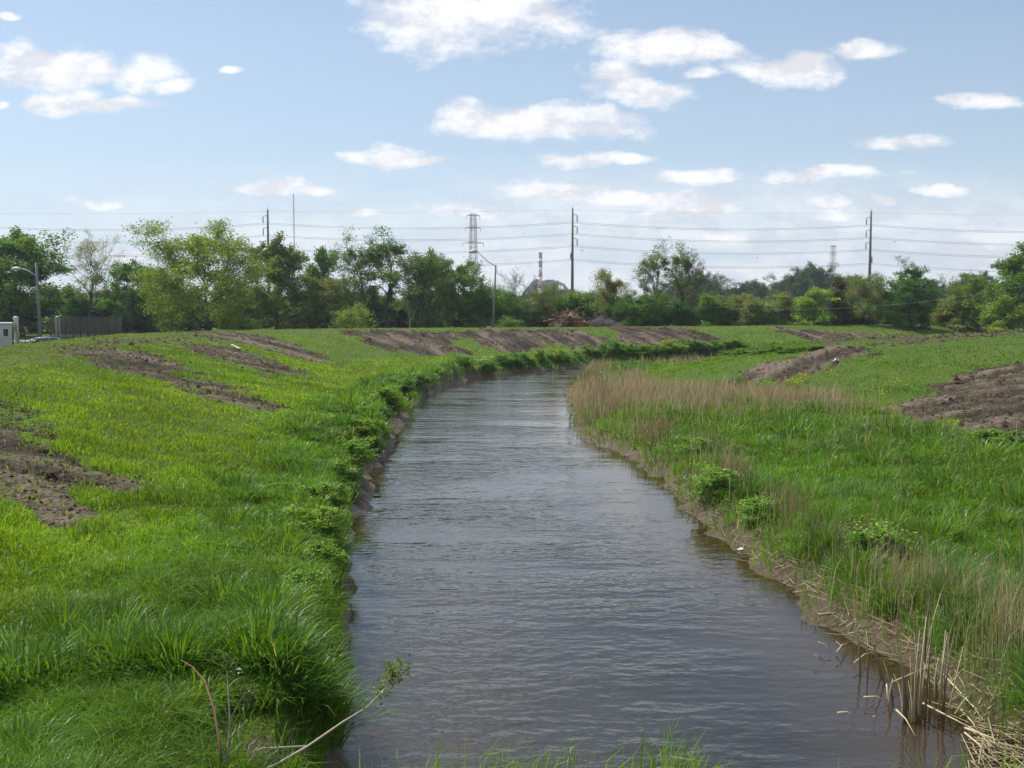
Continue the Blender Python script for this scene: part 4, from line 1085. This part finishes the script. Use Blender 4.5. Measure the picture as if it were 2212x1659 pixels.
# domed vent pipes, hopper
for px, lb in ((34, "white domed vent pipe above the trailer roof"), (124, "white domed vent pipe behind the left end of the fence")):
    X, Y, Z = at_y(px, 683, 112); mb = MB(); mb.lathe([(.26, 0), (.26, Z - 2.4), (.30, Z - 2.15), (.17, Z - 2.02), (.03, Z - 2.0)], (0, 0, 0), 14)
    e = empty("vent_pipe", (X, Y, 2.0), lb, "vent pipe", "white vent pipes"); mb.build("pipe", M("white tank paint", (.62, .6, .64), .5, .3, var=.08), e)
    mb = MB(); mb.lathe([(.5, 0), (.5, .15), (.36, .16)], (0, 0, 0), 14); mb.build("base_flange", steel_m, e)
X, Y, Z = at_y(28, 697, 106); e = empty("hopper", (X, Y, 2.0), "small tan hopper beside the vent pipe by the trailer", "hopper")
mb = MB(); mb.lathe([(.15, Z - 3.0), (.35, Z - 2.55), (.38, Z - 2.05), (.34, Z - 2.05)], (0, 0, 0), 12); mb.build("bowl", M("tan steel", (.38, .28, .18), var=.1), e)
for a in range(3):
    mb = MB(); c_, s_ = math.cos(a * 2.09), math.sin(a * 2.09); mb.tube([(c_ * .5, s_ * .5, 0), (c_ * .3, s_ * .3, Z - 2.5)], .04, 5); mb.build("leg", fe_m, e)
# strip of pale road behind the fence
q = [at_y(a, 707, 108)[:2] for a in (60, 250)]
mb = MB(); mb.box(((q[0][0] + q[1][0]) / 2 - 20, 118, 2.012), (70, 5, .02)); tag(mb.build("gravel_road", M("pale gravel", (.42, .38, .33), .95, .1, var=.2, scale=3)), kind="structure", label="strip of pale gravel road behind the fence")

# pipe on the crest, plank, stake, litter
a0, a1 = Vector(at_y(702, 707.5, 124)), Vector(at_y(806, 705.5, 126)); a0.z = terrain(a0.x, a0.y) + .14; a1.z = terrain(a1.x, a1.y) + .20
mb = MB(); mb.tube([a0, a0.lerp(a1, .5), a1 - (a1 - a0) * .04, a1], [.075, .075, .075, .11], 10); tag(mb.build("metal_pipe", M("pale metal pipe", (.55, .58, .58), .4, .4, metal=.4, var=.05)), "long pale metal pipe lying on the levee crest", "pipe")
q = drop([501, 517], [748, 756]); a0, a1 = Vector(q[0]), Vector(q[1]); a0.z += .06; a1.z += .06; dd = a1 - a0
mb = MB(); mb.box((0, 0, 0), (dd.length, .22, .045)); o = mb.build("plank", M("pale board", (.5, .42, .33), var=.15)); o.location = a0.lerp(a1, .5) + Vector((0, 0, .05)); o.rotation_euler = (0, -math.asin(dd.z / dd.length), math.atan2(dd.y, dd.x)); tag(o, "pale wooden plank lying on the bare soil of the left levee", "plank")
q = drop([723], [806])[0]; mb = MB(); mb.box((0, 0, .22), (.06, .03, .5)); mb.add([(-.03, -.015, .47), (.03, -.015, .47), (0, 0, .54), (.03, .015, .47), (-.03, .015, .47)], [(0, 1, 2), (1, 3, 2), (3, 4, 2), (4, 0, 2)])
o = mb.build("survey_stake", M("orange paint", (.75, .22, .12), var=.05), None, q); tag(o, "orange survey stake in the grass on the left slope", "stake")
def crumple(name, q, s_, label, m_):
    g = np.random.default_rng(int(q[0] * 10) & 255); n = 8; vs = []; fs = []
    for i in range(n):
        for j in range(n): vs.append(((i / 7 - .5) * s_[0] + g.normal(0, .03) * s_[0], (j / 7 - .5) * s_[1] + g.normal(0, .03) * s_[1], abs(g.normal(0, .3)) * s_[2] * (1 - abs(i - 3.5) / 4)))
    for i in range(n - 1):
        for j in range(n - 1): fs.append((i * n + j, i * n + n + j, i * n + n + j + 1, i * n + j + 1))
    mb = MB(); mb.add(vs, fs, True); o = mb.build(name, m_, None, (q[0], q[1], q[2] + .03)); md = o.modifiers.new("t", 'SOLIDIFY'); md.thickness = .006; tag(o, label, "litter")
wm = M("white plastic", (.8, .8, .8), .5, .4, var=.03)
crumple("plastic_bag", drop([1806], [781])[0], (.34, .3, .35), "white plastic bag on the dirt ramp at the right", wm)
crumple("plastic_litter", drop([1601], [1190])[0], (.16, .08, .08), "white plastic scrap on the mud at the right water edge", wm)

# log pile and brush pile
log_m = M("dead log", (.19, .115, .08), .95, .1, var=.45, scale=2.5); cut_m = M("bleached log", (.46, .34, .24), .95, .1, var=.3, scale=2.5)
lm = []
for k in range(6):
    mb = MB(); g = random.Random(k); L_ = 2.6 + k * .45; pts = [Vector((-L_ / 2 + L_ * i / 5, g.gauss(0, .10), g.gauss(0, .10))) for i in range(6)]
    r0 = .10 + .03 * k; mb.tube(pts, [r0 * (1 - .09 * i) for i in range(6)], 8)
    for b_ in range(2):
        i = g.randint(1, 4); d_b = Vector((g.uniform(.2, .8), g.gauss(0, .7), g.gauss(0, .7))); mb.tube([pts[i], pts[i] + d_b * .5, pts[i] + d_b], [r0 * .5, r0 * .35, r0 * .2], 5)
    me = mb.mesh("log"); me.materials.append(cut_m if k % 3 == 0 else log_m); lm.append(me)
cx, cy, _ = at_y(1226, 703, 132); g = random.Random(5)
zc0 = at_y(1226, 703, 132)[2] - .15
for k in range(90):
    t = g.gauss(0, .42); t = max(-1, min(1, t)); X = cx + t * 2.5; prof = max(.1, 1 - abs(t) ** 1.6)
    z = zc0 + .1 + g.random() ** .8 * prof * 1.6
    o = link("log", lm[g.randrange(6)], None, None, (X, cy + g.uniform(-.9, .9), z)); s_ = g.uniform(.45, .85) * (.6 + .4 * prof); o.scale = (s_, s_, s_)
    steep = g.random() < .3; o.rotation_euler = (g.uniform(0, 6), (-g.uniform(.6, 1.25) if steep else g.uniform(-.35, .35)), g.uniform(0, 6.28))
    tag(o, "dead log heaped in the brown debris pile on the levee", "log", "logs heaped in the debris pile")
for k in range(5):
    X, Y, Z = at_y(1150 + k * 9, 700, 130); o = link("log", lm[3 + k % 3], None, None, (X, Y, terrain(X, Y) + .12 + .05 * k)); o.rotation_euler = (0, .05, .15 * k - .3); o.scale = (.8, .7, .7)
    tag(o, "long log lying flat left of the debris pile", "log", "flat logs left of the debris pile")
# clay heap inside the pile
mb = MB(); vs = []; fs = []
for i in range(9):
    for j in range(12):
        ph = i / 8 * math.pi / 2; w_ = j / 12 * 2 * math.pi; q_ = 1 + .18 * math.sin(3 * w_ + i)
        vs.append((1.0 * math.cos(ph) * math.cos(w_) * q_, .8 * math.cos(ph) * math.sin(w_) * q_, 0.75 * math.sin(ph) * q_))
for i in range(8):
    for j in range(12): fs.append((i * 12 + j, i * 12 + (j + 1) % 12, i * 12 + 12 + (j + 1) % 12, i * 12 + 12 + j))
mb.add(vs, fs, True); X, Y, Z = at_y(1252, 703, 131.2)
tag(mb.build("clay_heap", M("orange rotten wood", (.19, .075, .04), .95, .1, var=.4, scale=5, bump=.6), None, (X, Y, zc0)), "orange brown heap at the right end of the log pile", "heap")
mb = MB()
for k in range(900):
    X, Y, _ = at_y(1297 + g.gauss(0, 18), 703, 133 + g.gauss(0, .8)); z = zc0 + abs(g.gauss(0, .55)) * max(.2, 1 - abs(X - at_y(1297, 703, 133)[0]) / 3); d_b = Vector((g.gauss(0, .5), g.gauss(0, .5), g.uniform(-.1, .5)))
    p = Vector((X, Y, z)); mb.tube([p, p + d_b * .5 + Vector((0, 0, .05)), p + d_b], [.03, .022, .012], 3, cap=False)
tag(mb.build("brush_pile", M("grey twigs", (.24, .20, .19), .95, .1, var=.3)), "tangled grey brush pile right of the logs", "brush", kind="stuff")

# yellow and white flowers
def flowers(name, spots, colr, label, n=60, sp_=14, sz=.05, hz=.35):
    mb = MB(); g = random.Random(9)
    for px, py, m__ in spots:
        q = drop([px + g.gauss(0, sp_) for _ in range(m__)], [py + g.gauss(0, sp_ * .22) for _ in range(m__)])
        for p in q:
            h_ = hz * g.uniform(.7, 1.2); s_ = sz * g.uniform(.7, 1.3)
            mb.tube([p, (p[0] + g.gauss(0, .03), p[1], p[2] + h_)], .004, 3, cap=False)
            c_ = Vector((p[0], p[1], p[2] + h_))
            for k in range(5):
                a_ = k * 1.257; mb.add([c_, c_ + Vector((math.cos(a_) * s_, math.sin(a_) * s_, .01)), c_ + Vector((math.cos(a_ + .6) * s_, math.sin(a_ + .6) * s_, .03))], [(0, 1, 2)])
    tag(mb.build(name, M(name + " petals", colr, .7, .2, var=.08)), label, "flowers", kind="stuff")
flowers("yellow_flowers", [(1715, 836, 34), (1742, 824, 12), (1793, 815, 12), (1938, 836, 12), (1650, 842, 8), (1900, 860, 8)], (.75, .55, .03), "small yellow flowers in the grass at the foot of the right levee")
flowers("white_flowers", [(1045, 787, 40), (868, 822, 25), (910, 838, 18), (1160, 768, 10)], (.75, .76, .68), "small white flower heads along the left bank near the bend")

# birds
bm_ = M("dark feathers", (.03, .03, .03), .8, .2, var=.1)
for px, py, lb in ((1132, 505, "tiny dark bird flying above the chimney"), (1257, 541, "tiny dark bird flying just right of the middle power pole"), (1932, 523, "tiny dark bird flying right of the right power pole"), (1636, 557, "tiny dark bird flying above the right woods")):
    X, Y, Z = at_y(px, py, 150); mb = MB()
    mb.tube([(-.16, 0, 0), (-.08, 0, .01), (.02, 0, .02), (.10, 0, .01), (.17, 0, .03)], [.01, .045, .06, .04, .012], 6)
    for s in (-1, 1): mb.add([(.05, s * .04, .03), (-.06, s * .04, .03), (-.04, s * .2, .09), (-.10, s * .34, .05), (.05, s * .2, .10)], [(0, 1, 2, 4), (2, 3, 4)])
    mb.add([(-.14, -.02, 0), (-.14, .02, 0), (-.26, .05, 0), (-.26, -.05, 0)], [(0, 1, 2, 3)])
    o = mb.build("bird", bm_, None, (X, Y, Z)); o.rotation_euler = (0, 0, random.uniform(0, 6)); tag(o, lb, "bird")

# ------------------------------------------------------------------ foreground sticks and stalks
stick_m = M("grey stick", (.30, .25, .20), .9, .2, var=.3, scale=12); stalk_m = M("dry stalk", (.52, .43, .27), .8, .3, var=.25, scale=10); dstalk_m = M("wet stalk", (.20, .16, .11), .8, .3, var=.3, scale=10)
def on(px, py, d): return Vector(at_y(px, py, d))
def leaflets(pts_, nn, s_, spread, seed=1, tint=(.17, .24, .06)):
    g = np.random.default_rng(seed); P_ = np.array([list(p) for p in pts_]); i = g.integers(0, len(P_) - 1, nn); t = g.random(nn)[:, None]
    C = P_[i] * (1 - t) + P_[i + 1] * t + g.normal(0, spread, (nn, 3)); a = g.normal(0, 1, (nn, 3)); a /= np.linalg.norm(a, axis=1)[:, None]
    b = np.cross(a, g.normal(0, 1, (nn, 3))); b /= np.linalg.norm(b, axis=1)[:, None]; s = (s_ * g.uniform(.6, 1.3, nn))[:, None]
    V = np.stack([C - a * s, C + b * s * .5, C + a * s, C - b * s * .5], 1)
    return np_mesh("leaflets", V.reshape(-1, 3), np.arange(nn * 4), np.arange(nn) * 4, None, cols=np.repeat(np.array(tint) * g.uniform(.8, 1.25, nn)[:, None], 4, 0))
leaf2 = blade_mat("young leaf", .4, .04)
# leafy branch over the water
bp_ = [on(500, 1700, 9.4), on(600, 1650, 9.8), on(665, 1612, 10.1), on(740, 1560, 10.6), on(790, 1530, 10.9), on(822, 1498, 11.2), on(845, 1470, 11.4), on(850, 1440, 11.5)]
e = empty("fallen_branch", bp_[0], "pale fallen branch with fresh leaves reaching out over the water at the lower left", "branch")
rel = [p - bp_[0] for p in bp_]
mb = MB(); mb.tube(rel, [.014, .014, .013, .011, .009, .007, .005, .003], 6)
mb.tube([rel[2], rel[2] + Vector((-.45, -.1, .02)), rel[2] + Vector((-1.1, -.5, -.12))], [.012, .01, .006], 5)
for i, dvx in ((5, (.12, 0, .10)), (6, (.13, .02, .06)), (5, (-.12, 0, .02)), (6, (-.04, 0, .14))):
    mb.tube([rel[i], rel[i] + Vector(dvx)], [.005, .003], 4, cap=False)
mb.build("stem", M("pale bark", (.42, .36, .28), .9, .2, var=.25, scale=15), e)
mb_l = leaflets([rel[5], rel[6], rel[7], rel[6] + Vector((.16, 0, .08))], 420, .026, .06, 3); link("foliage", mb_l, leaf2, e)
mb_l = leaflets([rel[4], rel[4] + Vector((-.05, 0, .05))], 50, .02, .04, 4); link("foliage", mb_l, leaf2, e)
def stick(name, px, rad, label, m_, cat="twig", lf=None, group=None):
    p0 = px[0]; mb = MB(); mb.tube([p - p0 for p in px], [rad * (1 - .75 * i / (len(px) - 1)) for i in range(len(px))], 6)
    o = mb.build(name, m_); o.location = p0; return tag(o, label, cat, group)
stick("bent_cane", [on(482, 1690, 9.0), on(474, 1600, 9.2), on(462, 1530, 9.5), on(442, 1470, 9.9), on(415, 1440, 10.3), on(390, 1425, 10.6)], .016, "arching brown cane at the lower left in front of the dark grass hollow", M("brown cane", (.17, .10, .06), .8, .2, var=.2))
e = empty("sapling", on(488, 1690, 9.0), "thin pale forked sapling with a few leaves beside the arching cane", "sapling"); p0 = on(488, 1690, 9.0)
S = [on(488, 1690, 9.0), on(494, 1600, 9.1), on(497, 1555, 9.2), on(492, 1480, 9.4), on(490, 1450, 9.5)]
mb = MB(); mb.tube([p - p0 for p in S], [.012, .010, .009, .006, .004], 6); mb.tube([S[2] - p0, on(510, 1530, 9.3) - p0, on(530, 1495, 9.4) - p0], [.008, .006, .004], 5); mb.tube([S[1] - p0, on(515, 1575, 9.1) - p0, on(535, 1555, 9.2) - p0], [.007, .006, .004], 5); mb.build("stem", stick_m, e)
link("foliage", leaflets([S[3] - p0, S[4] - p0, S[4] - p0 + Vector((0, 0, .12))], 110, .026, .08, 6, (.09, .14, .04)), leaf2, e)
link("foliage", leaflets([on(525, 1500, 9.4) - p0, on(555, 1490, 9.5) - p0], 80, .024, .06, 7, (.10, .15, .04)), leaf2, e)
stick("dry_twig", [on(688, 1445, 13.2), on(715, 1428, 13.3), on(752, 1408, 13.4)], .016, "bleached twig poking from the left bank over the water, upper one", stalk_m)
stick("dry_twig", [on(690, 1455, 13.1), on(712, 1448, 13.1), on(728, 1441, 13.2)], .014, "short bleached twig just below the longer one on the left bank", stalk_m)
stick("dry_twig", [on(700, 1440, 13.2), on(706, 1420, 13.3), on(713, 1398, 13.4)], .012, "upright bleached twig behind the longer twig on the left bank", stalk_m)
stick("dry_twig", [on(462, 1325, 15), on(490, 1338, 15), on(505, 1345, 15)], .014, "pale twig lying in the tall grass on the left", stalk_m)
stick("dry_twig", [on(700, 1140, 22), on(720, 1118, 22.1), on(726, 1098, 22.2)], .018, "pale dead stalk standing at the rim of the left bank", stalk_m)

# dead cattail stalks around the lower right corner
Q = lambda rx, ry: ((2700 + rx * .42857) * .60636, (2100 + ry * .42857) * .60636)
lean_st = [((855, 720), (805, 270), .020), ((910, 740), (895, 380), .016), ((1075, 780), (945, 400), .018), ((1135, 965), (1045, 590), .020), ((1240, 1060), (1150, 430), .020), ((1290, 1070), (1180, 520), .018),
    ((1345, 1040), (1400, 230), .022), ((1370, 1010), (1385, 300), .018), ((1255, 1080), (1265, 560), .014), ((1330, 1090), (1305, 400), .014), ((1500, 1040), (1575, 360), .016), ((1520, 1040), (1640, 310), .018), ((1300, 1100), (1345, 340), .014),
    ((1175, 380), (1180, 0), .020), ((1200, 400), (1215, 20), .014), ((1385, 640), (1430, 40), .020), ((1470, 900), (1500, 560), .014), ((1220, 1090), (1200, 700), .016), ((1280, 1100), (1250, 760), .018), ((1430, 1000), (1420, 560), .014), ((1520, 900), (1560, 340), .016)]
def wz(px, py, z=0.0):
    p = at_z(px, py, z); return Vector((p[0], p[1], z))
random.seed(4)
lean_st = lean_st + [((b[0] + random.uniform(-60, 60), b[1] + random.uniform(-50, 40)), (t[0] + random.uniform(-90, 90), t[1] + random.uniform(-60, 200)), w * .8) for b, t, w in lean_st[2:]]
for k, (b_, t_, r_) in enumerate(lean_st):
    B = wz(*Q(*b_)); d_ = B.y + random.uniform(-.12, .12); T = on(*Q(*t_), d_)
    stick("cattail_stalk", [B + Vector((0, 0, -.15)), B.lerp(T, .5) + Vector((random.uniform(-.03, .03), 0, 0)), T], r_, "dead cattail stalk standing in shallow water at the lower right", dstalk_m if (k < 6 or k % 2) else stalk_m, "stalk", group="dead cattail stalks standing in the water")
for (a_, b_, lb) in [((1370, 945), (2200, 1440), "long bleached reed stalk fallen toward the lower right corner"), ((1690, 1000), (1900, 1300), "bleached reed stalk leaning down from the upper left into the fallen reeds"), ((1560, 725), (2050, 1320), "longest steep fallen reed stalk at the lower right"),
        ((1720, 1190), (1960, 1460), "lower bleached reed stalk pointing to the bottom edge"), ((1150, 1000), (1310, 1220), "broken reed stalk lying in the water below the cattail clump"), ((1720, 1150), (2212, 1400), "fallen reed stalk lying across the lower right water corner"),
        ((880, 895), (1090, 940), "thin pale reed floating left of the cattail clump"), ((1120, 770), (1700, 570), "long thin reed bent over from the clump to the right"), ((660, 1025), (820, 1070), "short broken reed sticking out of the water left of the clump"),
        ((500, 435), (610, 525), "small dark broken reed in the water, left one by the mud bar"), ((655, 520), (745, 450), "small tan broken reed by the mud bar"), ((800, 610), (970, 520), "pale broken reed lying over the mud bar"), ((465, 545), (520, 605), "smallest dark broken reed in the water"),
        ((650, 435), (725, 540), "dark broken reed crossing the tan one by the mud bar"), ((960, 1060), (985, 1095), "tiny reed stub poking out of the water"), ((1840, 950), (1925, 800), "short upright pale reed at the lower right grass edge"), ((1070, 790), (1075, 910), "short bleached reed stub left of the clump"), ((1640, 1030), (1790, 860), "crossing pale reed right of the clump"),
        ((500, 205), (770, 230), "thin reed lying on the upper mud bar"), ((740, 310), (860, 270), "reed fragment lying on the upper mud bar")]:
    A = wz(*Q(*a_), .12); B = wz(*Q(*b_), .06)
    stick("reed_stalk", [A, A.lerp(B, .5) + Vector((0, 0, .05)), B], .014, lb, dstalk_m if "dark" in lb else stalk_m, "stalk", group="broken and fallen reed stalks")
# litter of fallen reeds at the corner
mb = MB(); g = random.Random(3)
for k in range(170):
    a_ = Q(g.uniform(1700, 2400), g.uniform(1150, 1600)); p = wz(*a_, .05); 
    if p.x < 5.0: continue
    p.z = max(terrain(p.x, p.y), 0) + g.uniform(.02, .16); an = g.gauss(-.75, .75); L_ = g.uniform(.3, 1.0); d_b = Vector((math.cos(an) * L_, math.sin(an) * L_, g.gauss(0, .05)))
    mb.tube([p, p + d_b], [.009, .006], 4, cap=False)
tag(mb.build("reed_litter", M("old straw", (.34, .28, .17), .9, .2, var=.5, scale=2)), "mat of fallen straw coloured reeds at the lower right corner", "reeds", kind="stuff")
mb = MB()
for k in range(420):
    sy = g.uniform(12, 60); i = g.randrange(2, 17); p2 = Rp[i] + (Rp[i + 1] - Rp[i]) * g.random() + np.array([g.uniform(0, 1.3), 0]); z = float(max(terrain(p2[0], p2[1]), 0)) + .03
    an = g.uniform(0, 3.14); L_ = g.uniform(.2, .6); p = Vector((p2[0], p2[1], z)); mb.tube([p, p + Vector((math.cos(an) * L_, math.sin(an) * L_, g.uniform(0, .15)))], [.009, .006], 3, cap=False)
tag(mb.build("bank_debris", stalk_m), "broken reed bits lying on the mud of the right bank", "reeds", kind="stuff")

# the air: one closed box of thin haze
mb = MB(); mb.box((0, 900, 50), (3600, 2000, 108)); hz = mb.mesh("haze")
m, nt, out = mat("haze"); pv = N(nt, "ShaderNodeVolumePrincipled"); pv.inputs["Density"].default_value = .00022; pv.inputs["Color"].default_value = (.80, .87, 1, 1); pv.inputs["Anisotropy"].default_value = .2
nt.links.new(pv.outputs[0], out.inputs["Volume"]); tag(link("haze", hz, m), "thin pale summer haze over the fields", "haze", kind="stuff")
